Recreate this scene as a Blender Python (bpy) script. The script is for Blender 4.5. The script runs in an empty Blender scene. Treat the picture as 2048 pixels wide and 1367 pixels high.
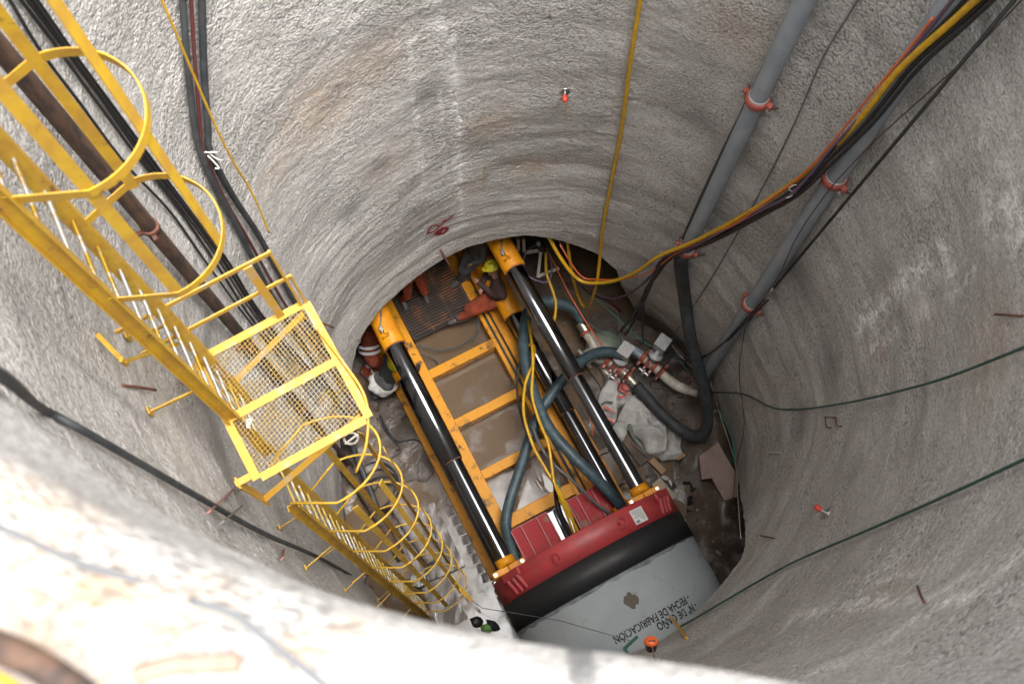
import bpy, bmesh, math, random
import numpy as np
from mathutils import Vector, Matrix
random.seed(7)
S = bpy.context.scene
COL = S.collection
PI = math.pi

# ------------------------------------------------------------------ camera
EYE = 17.5                      # eye above the shaft floor (rim at 16)
TILT = math.radians(17.5)
cam_d = bpy.data.cameras.new('camera')
cam_d.sensor_width = 36; cam_d.lens = 35
cam_d.clip_start = 0.05; cam_d.clip_end = 2000
cam_d.dof.use_dof = True; cam_d.dof.focus_distance = 14.0; cam_d.dof.aperture_fstop = 2.2
cam = bpy.data.objects.new('camera', cam_d); COL.objects.link(cam)
cam.location = (0, 0, EYE); cam.rotation_euler = (TILT, 0, 0)
S.camera = cam

# ------------------------------------------------------------------ light
SUN_EL, SUN_AZ = math.radians(76), math.radians(-18)      # azimuth measured from +X towards +Y
w = bpy.data.worlds.new('World'); S.world = w; w.use_nodes = True
nt = w.node_tree; nt.nodes.clear()
sky = nt.nodes.new('ShaderNodeTexSky'); sky.sky_type = 'NISHITA'; sky.sun_disc = False
sky.sun_elevation = SUN_EL; sky.sun_rotation = PI/2 - SUN_AZ
sky.air_density = 1.0; sky.dust_density = 9.0; sky.ozone_density = 1.0
hs = nt.nodes.new('ShaderNodeHueSaturation'); hs.inputs['Saturation'].default_value = 0.16
bg = nt.nodes.new('ShaderNodeBackground'); bg.inputs['Strength'].default_value = 0.15
wo = nt.nodes.new('ShaderNodeOutputWorld')
nt.links.new(sky.outputs[0], hs.inputs['Color']); nt.links.new(hs.outputs[0], bg.inputs['Color'])
nt.links.new(bg.outputs[0], wo.inputs['Surface'])
sd = bpy.data.lights.new('sun', 'SUN'); sd.energy = .9; sd.angle = math.radians(26); sd.color = (1, .95, .88)
sun = bpy.data.objects.new('sun', sd); COL.objects.link(sun)
dirv = Vector((math.cos(SUN_EL)*math.cos(SUN_AZ), math.cos(SUN_EL)*math.sin(SUN_AZ), math.sin(SUN_EL)))
sun.rotation_euler = dirv.to_track_quat('Z', 'Y').to_euler(); sun.location = (20, -15, 40)
S.view_settings.view_transform = 'Standard'; S.view_settings.look = 'None'
S.view_settings.exposure = 1.86; S.view_settings.gamma = 1; S.view_settings.use_curve_mapping = False
S.render.engine = 'CYCLES'
S.cycles.use_denoising = True
S.cycles.max_bounces = 10; S.cycles.diffuse_bounces = 8; S.cycles.glossy_bounces = 4
S.cycles.caustics_reflective = False

# ------------------------------------------------------------------ survey: the photograph's camera gives sight lines that are cut with real surfaces
FPX = 1991.1
def ray(px, py):
    x = (px-1024)/FPX; y = (683.5-py)/FPX
    return np.array([x, y*math.cos(TILT)+math.sin(TILT), -math.cos(TILT)+y*math.sin(TILT)])
E0 = np.array([0, 0, EYE])
def at(px, py, z):
    r = ray(px, py); return E0 + r*((z-EYE)/r[2])

# ------------------------------------------------------------------ noise
_rng = np.random.RandomState(11)
_perm = _rng.permutation(4096); _val = _rng.rand(4096)*2-1
def vnoise(P):
    P = np.asarray(P, float); i = np.floor(P).astype(int); f = P-i; f = f*f*(3-2*f)
    def h(a, b, c): return _val[_perm[(_perm[(_perm[a & 4095]+b) & 4095]+c) & 4095]]
    x, y, z = i[..., 0], i[..., 1], i[..., 2]; fx, fy, fz = f[..., 0], f[..., 1], f[..., 2]
    def l(a, b, t): return a+(b-a)*t
    return l(l(l(h(x, y, z), h(x+1, y, z), fx), l(h(x, y+1, z), h(x+1, y+1, z), fx), fy),
             l(l(h(x, y, z+1), h(x+1, y, z+1), fx), l(h(x, y+1, z+1), h(x+1, y+1, z+1), fx), fy), fz)
def fbm(P, o=4):
    P = np.asarray(P, float); s = 0; a = 1; n = 0
    for k in range(o): s = s+a*vnoise(P*2.03**k+k*17.3); n += a; a *= .5
    return s/n
def sstep(a, b, x):
    t = np.clip((x-a)/(b-a), 0, 1); return t*t*(3-2*t)

# ------------------------------------------------------------------ shaft shape
CX, CY = 0.5, 2.95
def wall_R(th, z):
    th = np.asarray(th, float); z = np.asarray(z, float)
    da = (th-math.radians(-97)+PI) % (2*PI)-PI
    R = 3.28 - (.31-.19*sstep(0, math.radians(26), da)*sstep(math.radians(150), math.radians(100), da))*sstep(13.6, 15.0, z)
    R = R + .2*sstep(2.2, 0., z)
    dl = np.abs((th-math.radians(200)+PI) % (2*PI)-PI)
    R = R - .1*sstep(math.radians(45), math.radians(15), dl)*sstep(8.5, 10, z)*sstep(14, 13, z)
    dd = np.abs((th-math.radians(-48)+PI) % (2*PI)-PI)
    R = R - .2*sstep(math.radians(60), math.radians(25), dd)*sstep(8, 3.5, z)
    x, y = np.cos(th)*3, np.sin(th)*3
    zz = z+.5*fbm(np.stack([x*.5, y*.5, z*.2], -1), 2)
    amp = 1-.7*sstep(14, 15.2, z)
    R = R + amp*.10*fbm(np.stack([x*.6+5, y*.6, zz*.55], -1), 3)
    R = R + amp*(.014+.013*sstep(8, 4, z))*fbm(np.stack([x*.55+9, y*.55, zz*3.2], -1), 3)
    t = np.clip((z-15.62)/.38, 0, 1)
    return R + .32*(1-np.sqrt(np.clip(1-t*t, 0, 1)))
def wall_hit(px, py, off=0.0):
    r = ray(px, py); t = np.linspace(.8, 24, 2400); P = E0+t[:, None]*r
    rr = np.hypot(P[:, 0]-CX, P[:, 1]-CY); th = np.arctan2(P[:, 1]-CY, P[:, 0]-CX)
    sol = (P[:, 2] < 16) & (rr > wall_R(th, P[:, 2]))
    k = int(np.argmax(sol)) if sol.any() else len(t)-1
    if sol.any() and k > 0:
        f0 = rr[k-1]-wall_R(th[k-1], P[k-1, 2]); f1 = rr[k]-wall_R(th[k], P[k, 2])
        a = np.clip(f0/(f0-f1), 0, 1) if f0 < 0 < f1 else 1
        p = P[k-1]+(P[k]-P[k-1])*a
    else: p = P[k]
    c = np.array([CX, CY, 0]) - p; c[2] = 0; c /= np.linalg.norm(c)
    if p[2] > 15.9: c = np.array([0, 0, 1.])
    return p + c*off
def tz(p): return math.atan2(p[1]-CY, p[0]-CX), p[2]

# ------------------------------------------------------------------ materials
def mat(name, col, rough=.6, metal=0., col2=None, nscale=6., ncon=(.4, .6), bump=0., bscale=40., bdist=.01, spec=.5, coat=0., stretch=None, rough2=None, detail=4, chip=None):
    m = bpy.data.materials.new(name); m.use_nodes = True; t = m.node_tree; N = t.nodes; L = t.links
    b = N['Principled BSDF']; b.inputs['Base Color'].default_value = (*col, 1)
    b.inputs['Roughness'].default_value = rough; b.inputs['Metallic'].default_value = metal
    b.inputs['Specular IOR Level'].default_value = spec; b.inputs['Coat Weight'].default_value = coat
    tc = N.new('ShaderNodeTexCoord'); src = tc.outputs['Object']
    if stretch:
        mp = N.new('ShaderNodeMapping'); mp.inputs['Scale'].default_value = stretch; L.new(src, mp.inputs[0]); src = mp.outputs[0]
    if col2 is not None or rough2 is not None:
        n = N.new('ShaderNodeTexNoise'); n.inputs['Scale'].default_value = nscale; n.inputs['Detail'].default_value = detail; n.inputs['Roughness'].default_value = .62
        L.new(src, n.inputs['Vector'])
        r = N.new('ShaderNodeMapRange'); r.inputs[1].default_value = ncon[0]; r.inputs[2].default_value = ncon[1]; L.new(n.outputs['Fac'], r.inputs[0])
        if col2 is not None:
            mx = N.new('ShaderNodeMix'); mx.data_type = 'RGBA'; mx.inputs[6].default_value = (*col, 1); mx.inputs[7].default_value = (*col2, 1)
            L.new(r.outputs[0], mx.inputs[0]); L.new(mx.outputs[2], b.inputs['Base Color'])
        if rough2 is not None:
            q = N.new('ShaderNodeMapRange'); q.inputs[3].default_value = rough; q.inputs[4].default_value = rough2; L.new(r.outputs[0], q.inputs[0]); L.new(q.outputs[0], b.inputs['Roughness'])
    if chip:
        src_c = b.inputs['Base Color'].links[0].from_socket if b.inputs['Base Color'].links else None
        n3 = N.new('ShaderNodeTexNoise'); n3.inputs['Scale'].default_value = chip[1]; n3.inputs['Detail'].default_value = 8; n3.inputs['Roughness'].default_value = .7; L.new(tc.outputs['Object'], n3.inputs['Vector'])
        r3 = N.new('ShaderNodeMapRange'); r3.inputs[1].default_value = chip[2]; r3.inputs[2].default_value = chip[3]; L.new(n3.outputs['Fac'], r3.inputs[0])
        m3 = N.new('ShaderNodeMix'); m3.data_type = 'RGBA'; m3.inputs[7].default_value = (*chip[0], 1); L.new(r3.outputs[0], m3.inputs[0])
        if src_c: L.new(src_c, m3.inputs[6])
        else: m3.inputs[6].default_value = (*col, 1)
        L.new(m3.outputs[2], b.inputs['Base Color'])
    if bump:
        n2 = N.new('ShaderNodeTexNoise'); n2.inputs['Scale'].default_value = bscale; n2.inputs['Detail'].default_value = 3; L.new(src, n2.inputs['Vector'])
        bp = N.new('ShaderNodeBump'); bp.inputs['Strength'].default_value = bump; bp.inputs['Distance'].default_value = bdist
        L.new(n2.outputs['Fac'], bp.inputs['Height']); L.new(bp.outputs[0], b.inputs['Normal'])
    return m

YEL = mat('yellow_paint', (.52, .32, .022), .45, col2=(.42, .235, .03), nscale=5, bump=.1, rough2=.6, chip=((.13, .075, .035), 9, .62, .68))
YELP = mat('worn_yellow_paint', (.53, .3, .04), .58, col2=(.46, .35, .22), nscale=7, ncon=(.54, .7), bump=.15, chip=((.16, .1, .06), 11, .62, .69))
MESHM = mat('worn_mesh_metal', (.48, .31, .06), .6, col2=(.42, .36, .27), nscale=5, ncon=(.42, .6))
YELM = mat('machine_yellow', (.62, .25, .006), .45, col2=(.48, .18, .008), nscale=3, bump=.05, rough2=.55, chip=((.10, .06, .03), 7, .6, .72), spec=.3)
YELG = mat('greasy_yellow', (.6, .25, .006), .5, col2=(.05, .03, .012), nscale=3.5, ncon=(.56, .7), bump=.1, detail=9, spec=.3, chip=((.03, .02, .012), 6, .6, .68))
GALV = mat('galvanised_rung', (.62, .61, .58), .35, .85, col2=(.55, .34, .04), nscale=5, ncon=(.5, .56))
RUNGW = mat('worn_rung', (.4, .27, .05), .5, col2=(.5, .48, .44), nscale=6, ncon=(.5, .56))
STEEL = mat('bright_steel', (.6, .6, .6), .3, 1.)
CHROME = mat('polished_rod', (.21, .215, .23), .13, 1., bump=.04, bscale=150, bdist=.001)
RUST = mat('rusty_steel', (.10, .055, .034), .8, col2=(.035, .024, .02), nscale=14, stretch=(1, 1, .25), bump=.3)
RUSTR = mat('rusty_rebar', (.19, .075, .045), .85, col2=(.09, .04, .03), nscale=20)
PRIMER = mat('red_primer_steel', (.36, .15, .12), .8, col2=(.25, .12, .1), nscale=12)
RUB = mat('black_rubber', (.018, .019, .021), .55, col2=(.03, .031, .033), nscale=20, bump=.25, bscale=60)
RUBD = mat('dusty_black_hose', (.028, .031, .034), .6, col2=(.05, .055, .058), nscale=8, bump=.2, bscale=90)
HOSE = mat('blue_grey_hose', (.035, .062, .075), .5, col2=(.075, .11, .125), nscale=9, ncon=(.45, .7), bump=.15)
CAB = mat('black_cable', (.014, .014, .015), .45)
REDSTRIPE = mat('dark_red_cable', (.1, .028, .028), .55)
YCAB = mat('yellow_hose', (.62, .36, .01), .4, col2=(.5, .28, .02), nscale=12)
PURP = mat('purple_cable', (.12, .07, .12), .5)
ORNG = mat('orange_cable', (.62, .13, .03), .45)
GREY = mat('grey_pipe_paint', (.235, .275, .32), .42, col2=(.3, .33, .36), nscale=3.5, bump=.06, rough2=.55, chip=((.38, .37, .35), 5, .62, .72))
COUP = mat('red_coupling', (.40, .085, .055), .55, col2=(.27, .075, .055), nscale=9, chip=((.2, .16, .13), 14, .58, .7))
WHITEP = mat('dirty_white_pipe', (.52, .49, .43), .5, col2=(.33, .24, .16), nscale=7, ncon=(.5, .7))
PUMPG = mat('pump_green', (.13, .17, .13), .5, col2=(.2, .22, .18), nscale=7)
BOXG = mat('grey_actuator_case', (.42, .42, .42), .5, col2=(.32, .32, .31), nscale=9, ncon=(.5, .7))
RED = mat('red_machine_paint', (.36, .035, .04), .5, col2=(.27, .035, .036), nscale=5, bump=.12, rough2=.5, chip=((.17, .10, .075), 7, .58, .72))
REDW = mat('worn_red_paint', (.3, .018, .024), .62, col2=(.2, .13, .09), nscale=3.2, spec=.25, ncon=(.55, .68), bump=.15)
BLACKM = mat('black_coated_steel', (.014, .014, .015), .5, bump=.12, bscale=12, rough2=.62, nscale=4)
CONC = mat('pipe_concrete', (.38, .415, .425), .62, col2=(.32, .35, .36), nscale=1.6, ncon=(.35, .7), bump=.08, bscale=30, chip=((.24, .235, .22), 4.5, .57, .75))
INK = mat('black_stencil_paint', (.02, .022, .024), .6, chip=((.30, .33, .34), 22, .56, .62))
GREENP = mat('green_stencil_paint', (.02, .12, .07), .6)
MUDP = mat('mud_plug', (.12, .10, .075), .8)
ROPE_G = mat('green_rope', (.03, .085, .07), .7)
TEAL = mat('teal_twine', (.02, .28, .24), .6)
STRING = mat('white_string', (.5, .48, .43), .8)
GWIRE = mat('grey_wire', (.11, .115, .12), .5)
BWIRE = mat('brown_wire', (.07, .035, .03), .6)
CLOTHW = mat('white_sack', (.5, .49, .47), .7, col2=(.3, .26, .21), nscale=4, ncon=(.5, .75), bump=.5, bscale=18, bdist=.015)
WOOD = mat('wet_board', (.17, .145, .13), .2, col2=(.09, .07, .058), nscale=9, stretch=(1, .3, 1), ncon=(.42, .6), bump=.6, bscale=26, rough2=.6, bdist=.006, detail=7)
WOODD = mat('old_wood', (.14, .095, .065), .7, col2=(.08, .055, .04), nscale=8, stretch=(1, .2, 1), bump=.3)
WOODN = mat('raw_timber', (.36, .22, .12), .7, col2=(.26, .15, .08), nscale=8, stretch=(1, .2, 1), bump=.2)
ORW = mat('orange_workwear', (.27, .045, .013), .85, col2=(.15, .03, .012), nscale=6, bump=.5, bscale=14, bdist=.02)
MAROON = mat('dark_maroon_shirt', (.045, .022, .022), .9, bump=.3, bscale=14)
DARKSH = mat('dark_grey_shirt', (.022, .024, .026), .9, bump=.4, bscale=14, bdist=.02)
GREYTR = mat('grey_trousers', (.075, .078, .08), .9, bump=.4, bscale=14, bdist=.02)
BOOT = mat('grey_work_boot', (.075, .075, .078), .7)
HELM = mat('yellow_helmet', (.52, .46, .02), .35)
SKIN = mat('skin', (.24, .12, .08), .6)
REFL = mat('reflective_band', (.55, .55, .55), .4)
GLOVE = mat('pale_glove', (.35, .32, .2), .8)
CAPR = mat('red_plastic_cap', (.62, .05, .03), .4)
ORP = mat('orange_plastic', (.7, .12, .02), .45)
PAINTR = mat('crimson_marking_paint', (.2, .012, .025), .7)
LABELW = mat('label_white', (.6, .6, .58), .5)
INKG = mat('grey_print', (.2, .2, .2), .7)
GRN = mat('green_plastic', (.12, .25, .06), .6)
TANB = mat('brown_bar', (.3, .2, .15), .8, col2=(.2, .1, .07), nscale=9)
BARK = mat('dark_steel_mat', (.05, .032, .025), .65, col2=(.19, .075, .03), nscale=2.2, ncon=(.52, .62))

# ------------------------------------------------------------------ mesh builder
class MB:
    def __init__(self): self.v = []; self.f = []; self.sm = []
    def add(self, vs, fs, smooth=False):
        o = len(self.v); self.v += [tuple(map(float, p)) for p in vs]
        self.f += [tuple(o+i for i in f) for f in fs]; self.sm += [smooth]*len(fs); return self
    def box(self, c, ax, ay, az, sx, sy, sz):
        c = np.array(c, float); ax, ay, az = [np.array(a, float)/np.linalg.norm(a) for a in (ax, ay, az)]
        vs = [c+ax*(sx/2*i)+ay*(sy/2*j)+az*(sz/2*k) for i in (-1, 1) for j in (-1, 1) for k in (-1, 1)]
        return self.add(vs, [(0, 1, 3, 2), (4, 6, 7, 5), (0, 4, 5, 1), (2, 3, 7, 6), (0, 2, 6, 4), (1, 5, 7, 3)])
    def bar(self, p, q, wd, ht, up=(0, 0, 1)):
        p, q = np.array(p, float), np.array(q, float); d = q-p; L = np.linalg.norm(d); d /= L
        up = np.array(up, float); s = np.cross(d, up)
        if np.linalg.norm(s) < 1e-4: s = np.cross(d, (1, 0, .1))
        s /= np.linalg.norm(s); u = np.cross(s, d)
        return self.box((p+q)/2, d, s, u, L, wd, ht)
    def sweep(self, pts, ring, smooth=True, cap=True, up=None, closed=False):
        P = np.array(pts, float); n = len(P); k = len(ring)
        T = np.gradient(P, axis=0)
        if closed: T = np.roll(P, -1, 0)-np.roll(P, 1, 0)
        T /= np.linalg.norm(T, axis=1)[:, None]+1e-12
        a = np.array(up, float) if up is not None else (np.array([0, 0, 1.]) if abs(T[0][2]) < .9 else np.array([1., 0, 0]))
        vs = []
        for i in range(n):
            if up is not None: a = np.array(up, float)
            s = np.cross(T[i], a); s /= np.linalg.norm(s)+1e-12; u = np.cross(s, T[i]); a = u
            r = ring[i] if callable(ring) is False and isinstance(ring[0], list) else ring
            for (x, y) in r: vs.append(P[i]+s*x+u*y)
        k = len(ring[0]) if isinstance(ring[0], list) else len(ring)
        fs = []
        m = n if closed else n-1
        for i in range(m):
            j2 = (i+1) % n
            for j in range(k): fs.append((i*k+j, i*k+(j+1) % k, j2*k+(j+1) % k, j2*k+j))
        if cap and not closed: fs += [tuple(range(k))[::-1], tuple(range((n-1)*k, n*k))]
        return self.add(vs, fs, smooth)
    def tube(self, pts, r, n=8, cap=True, up=None, closed=False):
        if np.isscalar(r): ring = [(r*math.cos(2*PI*i/n), r*math.sin(2*PI*i/n)) for i in range(n)]
        else: ring = [[(q*math.cos(2*PI*i/n), q*math.sin(2*PI*i/n)) for i in range(n)] for q in r]
        return self.sweep(pts, ring, True, cap, up, closed)
    def cyl(self, p, q, r, n=16, r2=None):
        p, q = np.array(p, float), np.array(q, float); r2 = r if r2 is None else r2
        d = (q-p)/np.linalg.norm(q-p); a = np.array([0, 0, 1.]) if abs(d[2]) < .9 else np.array([1., 0, 0])
        s = np.cross(d, a); s /= np.linalg.norm(s); u = np.cross(s, d)
        A = [p+r*(math.cos(2*PI*i/n)*s+math.sin(2*PI*i/n)*u) for i in range(n)]
        B = [q+r2*(math.cos(2*PI*i/n)*s+math.sin(2*PI*i/n)*u) for i in range(n)]
        self.add(A+B, [(i, (i+1) % n, n+(i+1) % n, n+i) for i in range(n)], True)
        self.add(A, [tuple(range(n))[::-1]]); return self.add(B, [tuple(range(n))])
    def lathe(self, p, d, prof, n=24, a0=0, a1=2*PI):
        """prof: (along, radius) pairs about the axis p + t d"""
        p = np.array(p, float); d = np.array(d, float)/np.linalg.norm(d); a = np.array([0, 0, 1.]) if abs(d[2]) < .9 else np.array([1., 0, 0])
        s = np.cross(d, a); s /= np.linalg.norm(s); u = np.cross(s, d); full = abs(a1-a0-2*PI) < 1e-6; m = n if full else n+1
        vs = [p+d*t+r*(math.cos(a0+(a1-a0)*i/n)*u+math.sin(a0+(a1-a0)*i/n)*s) for (t, r) in prof for i in range(m)]
        fs = []
        for k in range(len(prof)-1):
            for i in range(n):
                j = (i+1) % m; fs.append((k*m+i, k*m+j, (k+1)*m+j, (k+1)*m+i))
        return self.add(vs, fs, True)
    def ell(self, c, rx, ry, rz, n=12, R=None):
        R = np.eye(3) if R is None else R; vs = []; fs = []; h = n//2
        for i in range(h+1):
            for j in range(n):
                t = PI*i/h; p = 2*PI*j/n; vs.append(np.array(c)+R@np.array([rx*math.sin(t)*math.cos(p), ry*math.sin(t)*math.sin(p), rz*math.cos(t)]))
        for i in range(h):
            for j in range(n): fs.append((i*n+j, (i+1)*n+j, (i+1)*n+(j+1) % n, i*n+(j+1) % n))
        return self.add(vs, fs, True)
    def build(self, name, m, parent=None, bevel=0, sharp=40, **props):
        off = np.array(parent.matrix_basis.translation) if parent is not None else np.zeros(3)
        if parent is not None and parent.parent is not None:
            off = off+np.array(parent.parent.matrix_basis.translation)
        me = bpy.data.meshes.new(name)
        org = off if parent is not None else (np.array(self.v).min(0)+np.array(self.v).max(0))/2
        me.from_pydata([tuple(np.array(p)-org) for p in self.v], [], self.f)
        me.polygons.foreach_set('use_smooth', self.sm); me.materials.append(m); me.update()
        o = bpy.data.objects.new(name, me); COL.objects.link(o)
        if parent is not None: o.parent = parent
        else: o.location = org
        if bevel:
            b = o.modifiers.new('bevel', 'BEVEL'); b.width = bevel; b.segments = 1; b.limit_method = 'ANGLE'
        for k, v in props.items(): o[k] = v
        return o
def thing(name, label, cat, loc=(0, 0, 0), group=None):
    o = bpy.data.objects.new(name, None); COL.objects.link(o); o.location = tuple(map(float, loc)); o.empty_display_size = .1
    o['label'] = label; o['category'] = cat
    if group: o['group'] = group
    return o
def tag(o, label, cat, group=None):
    o['label'] = label; o['category'] = cat
    if group: o['group'] = group
    return o
def spline(pts, n=6):
    P = [np.array(p, float) for p in pts]; Q = [2*P[0]-P[1]]+P+[2*P[-1]-P[-2]]; out = []
    for i in range(1, len(Q)-2):
        a, b, c, d = Q[i-1], Q[i], Q[i+1], Q[i+2]
        for k in range(n):
            t = k/n; out.append(.5*((2*b)+(c-a)*t+(2*a-5*b+4*c-d)*t*t+(3*b-a-3*c+d)*t**3))
    out.append(P[-1]); return np.array(out)
# ------------------------------------------------------------------ setting: wall
# machine frame: O on the thrust ring's back face, U along the jacks, V across
MO = np.array([.986, 1.718]); MU = np.array([-.465, .885]); MV = np.array([.885, .465])
def M(s, v, z): return np.array([*(MO+s*MU+v*MV), z])
MU3 = np.array([*MU, 0]); MV3 = np.array([*MV, 0]); UP = np.array([0, 0, 1.])
PV, PZ, PR = .1, 1.7, 1.55                     # pipe axis (v, z) and radius

back_px = [(697, 790), (700, 760), (715, 700), (735, 660), (760, 625), (820, 570), (880, 527), (940, 499), (1000, 483), (1050, 475), (1100, 480), (1150, 495), (1200, 517), (1232, 545)]
be = [tz(wall_hit(*p)) for p in back_px]
be = [(math.radians(186), -.25), (math.radians(178), .6), (math.radians(170), 1.5)] + [e for e in be] + [(be[-1][0]-.09, 1.1), (be[-1][0]-.14, .4), (be[-1][0]-.17, -.25)]
be.sort()
fr_px = [(1438, 900), (1462, 930), (1476, 970), (1483, 1015), (1487, 1060), (1486, 1092), (1478, 1116), (1462, 1140), (1443, 1163)]
fe = [tz(wall_hit(*p)) for p in fr_px]
fe.sort(reverse=True); fe = [(fe[0][0]+.05, -.25)] + fe + [(math.radians(-50), 3.75), (math.radians(-65), 4.0), (math.radians(-85), 3.9), (math.radians(-100), 3.2), (math.radians(-110), 1.6), (math.radians(-114), -.25)]
fe.sort()
def edge_z(th):
    th = np.asarray(th, float); z = np.full(th.shape, -.25)
    for E in (be, fe):
        a = np.array(E); t = th.copy(); t = np.where(t < a[0, 0]-.01, t+2*PI, t) if a[-1, 0] > PI else t
        inside = (t >= a[0, 0]) & (t <= a[-1, 0])
        z = np.where(inside, np.maximum(z, np.interp(t, a[:, 0], a[:, 1])), z)
    return z
def ragged(th): return .035*fbm(np.stack([np.cos(th)*14, np.sin(th)*14, th*0+3], -1), 3)
NT, NZ = 900, 640
ths = np.linspace(-PI, PI, NT, endpoint=False)
zb = edge_z(ths)+np.where(edge_z(ths) > 0, ragged(ths), 0)
vv = np.linspace(0, 1, NZ); vv = 1-(1-vv)**.92
TH = np.repeat(ths[None], NZ, 0); ZZ = zb[None]+(16-zb[None])*vv[:, None]
RR = wall_R(TH, ZZ)
Xw, Yw = np.cos(TH)*3.2, np.sin(TH)*3.2
g1 = fbm(np.stack([Xw*7, Yw*7, ZZ*8], -1), 3)
g2 = fbm(np.stack([Xw*17, Yw*17, ZZ*20], -1), 2)
gz = 1-.6*sstep(14.5, 15.5, ZZ)
lip = 1-sstep(0, .10, ZZ-zb[None])
RR = RR - gz*(.005*g1+.007*g2) + .05*lip
PX = CX+np.cos(TH)*RR; PY = CY+np.sin(TH)*RR
def grid_mesh(name, P, m, close_u=False, smooth=True):
    nz, nt = P.shape[:2]; me = bpy.data.meshes.new(name)
    idx = np.arange(nz*nt).reshape(nz, nt); nx = np.roll(idx, -1, 1) if close_u else idx[:, 1:]
    a = idx if close_u else idx[:, :-1]
    q = np.stack([a[:-1], nx[:-1], nx[1:], a[1:]], -1).reshape(-1, 4)
    me.vertices.add(nz*nt); me.vertices.foreach_set('co', P.reshape(-1).astype(np.float32))
    me.loops.add(q.size); me.loops.foreach_set('vertex_index', q.reshape(-1).astype(np.int32))
    me.polygons.add(len(q)); me.polygons.foreach_set('loop_start', np.arange(0, q.size, 4, dtype=np.int32))
    me.polygons.foreach_set('use_smooth', np.full(len(q), smooth)); me.update(calc_edges=True); me.materials.append(m)
    o = bpy.data.objects.new(name, me); COL.objects.link(o); return o
# stains and painted shade on the shotcrete (kinds: 0 white lime, 1 ochre, 2 dark grey, 3 brown soil)
st = np.zeros((NZ, NT, 4))
def stain_shade(pts, wd, kind, k, soft=.6, stretch=1.):
    Q = [tz(wall_hit(*p)) for p in pts]; d = np.full(ZZ.shape, 9.)
    if len(Q) == 1: Q = Q*2
    for (t0, z0), (t1, z1) in zip(Q[:-1], Q[1:]):
        ax = ((TH-t0+PI) % (2*PI)-PI)*3.2; ay = (ZZ-z0)/stretch; bx = ((t1-t0+PI) % (2*PI)-PI)*3.2; by = (z1-z0)/stretch
        u = np.clip((ax*bx+ay*by)/(bx*bx+by*by+1e-9), 0, 1); d = np.minimum(d, np.hypot(ax-u*bx, ay-u*by))
    st[..., kind] = np.maximum(st[..., kind], min(1.6, k*(1.9 if kind == 0 else 1.35))*np.clip(1-sstep(wd*(1-soft), wd, d), 0, 1))
stain_shade([(870, 0), (905, 120), (918, 300), (924, 440)], .16, 0, .5, 1, 2)
stain_shade([(905, 60), (918, 250), (924, 430)], .05, 0, .9, .9)
stain_shade([(820, 80), (835, 250), (845, 380)], .10, 0, .4, 1)
stain_shade([(880, 180), (890, 350)], .05, 0, .4, 1)
for p, r_, k in (((1980, 420), .45, .8), ((1900, 520), .4, .8), ((1850, 620), .3, .6), ((1740, 640), .3, .8), ((1960, 280), .2, .5), ((2020, 430), .3, .8), ((1870, 340), .2, .4), ((1600, 1230), .5, .5), ((1900, 1180), .5, .6), ((1750, 1150), .4, .6), ((2020, 1120), .4, .6), ((1600, 700), .12, .5), ((1390+300, 730), .15, .5), ((690, 40), .5, .3)):
    stain_shade([p], r_, 0, k, 1)
for p, r_, k in (((640, 210), .9, .55), ((740, 130), .7, .45), ((560, 330), .5, .35), ((980, 250), .6, .5), ((1060, 330), .5, .6), ((930, 380), .4, .35), ((770, 330), .5, .4), ((1480, 60), .7, .35), ((1760, 700), .3, .35), ((1850, 640), .35, .3), ((1980, 700), .8, .3), ((1750, 1200), .6, .3)):
    stain_shade([p], r_, 1, k, 1)
for p, r_, k in (((60, 1000), .25, .6), ((130, 1180), .15, .9), ((300, 1250), .12, .8), ((60, 1120), .1, .9), ((420, 1190), .1, .7), ((210, 1200), .1, .9), ((700, 1250), .06, .8), ((600, 1290), .08, .8)):
    stain_shade([p], r_, 1, k, 1)
for p, r_, k in (((850, 190), .35, .5), ((760, 330), .3, .6), ((700, 420), .4, .5), ((830, 420), .35, .35), ((1190, 240), .3, .3), ((1230, 380), .5, .4), ((1400, 240), .5, .35), ((740, 60), .3, .25), ((640, 560), .4, .35), ((1600, 560), .7, .5), ((1660, 720), .6, .5), ((1600, 850), .5, .5), ((1700, 950), .4, .35), ((250, 430), .5, .4), ((60, 640), .4, .35), ((300, 560), .3, .3)):
    stain_shade([p], r_, 2, k, 1)  # lower right-wall spots paint the shade of the bulge into the colour
for a_, b_ in (((1655, 1030), (1640, 1075)), ((1835, 1175), (1800, 1200)), ((1668, 860), (1655, 905)), ((970, 325), (968, 380)), ((1133, 190), (1131, 240))):
    stain_shade([a_, b_], .03, 1, 1.1, 1)
for ln, w_, k in (([(1715, 655), (1800, 570), (1890, 495)], .2, .75), ([(1740, 700), (1800, 655)], .1, .6), ([(1985, 350), (2040, 470)], .28, .8), ([(1950, 540), (1890, 600)], .14, .5), ([(1580, 1240), (1760, 1200), (1980, 1190)], .16, .6), ([(1740, 1165), (1850, 1135)], .1, .6)):
    stain_shade(ln, w_, 0, k, 1)
stain_shade([(330, 870), (120, 700)], .10, 2, .4, 1); stain_shade([(1155, 1290), (1157, 1366)], .02, 2, 2.5, .3)
soil = sstep(.5, .1, ZZ+.35*fbm(np.stack([Xw*1.6, Yw*1.6, ZZ], -1), 3))
soil = np.maximum(soil, 0.9*sstep(1.0, .5, ZZ+.4*fbm(np.stack([Xw*2, Yw*2, ZZ*2], -1), 3))*sstep(80, 60, np.degrees(TH))*sstep(30, 45, np.degrees(TH)))
st[..., 3] = soil
mott = fbm(np.stack([Xw*.9, Yw*.9, ZZ*.45], -1), 4)
WM = bpy.data.materials.new('shotcrete'); WM.use_nodes = True
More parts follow.
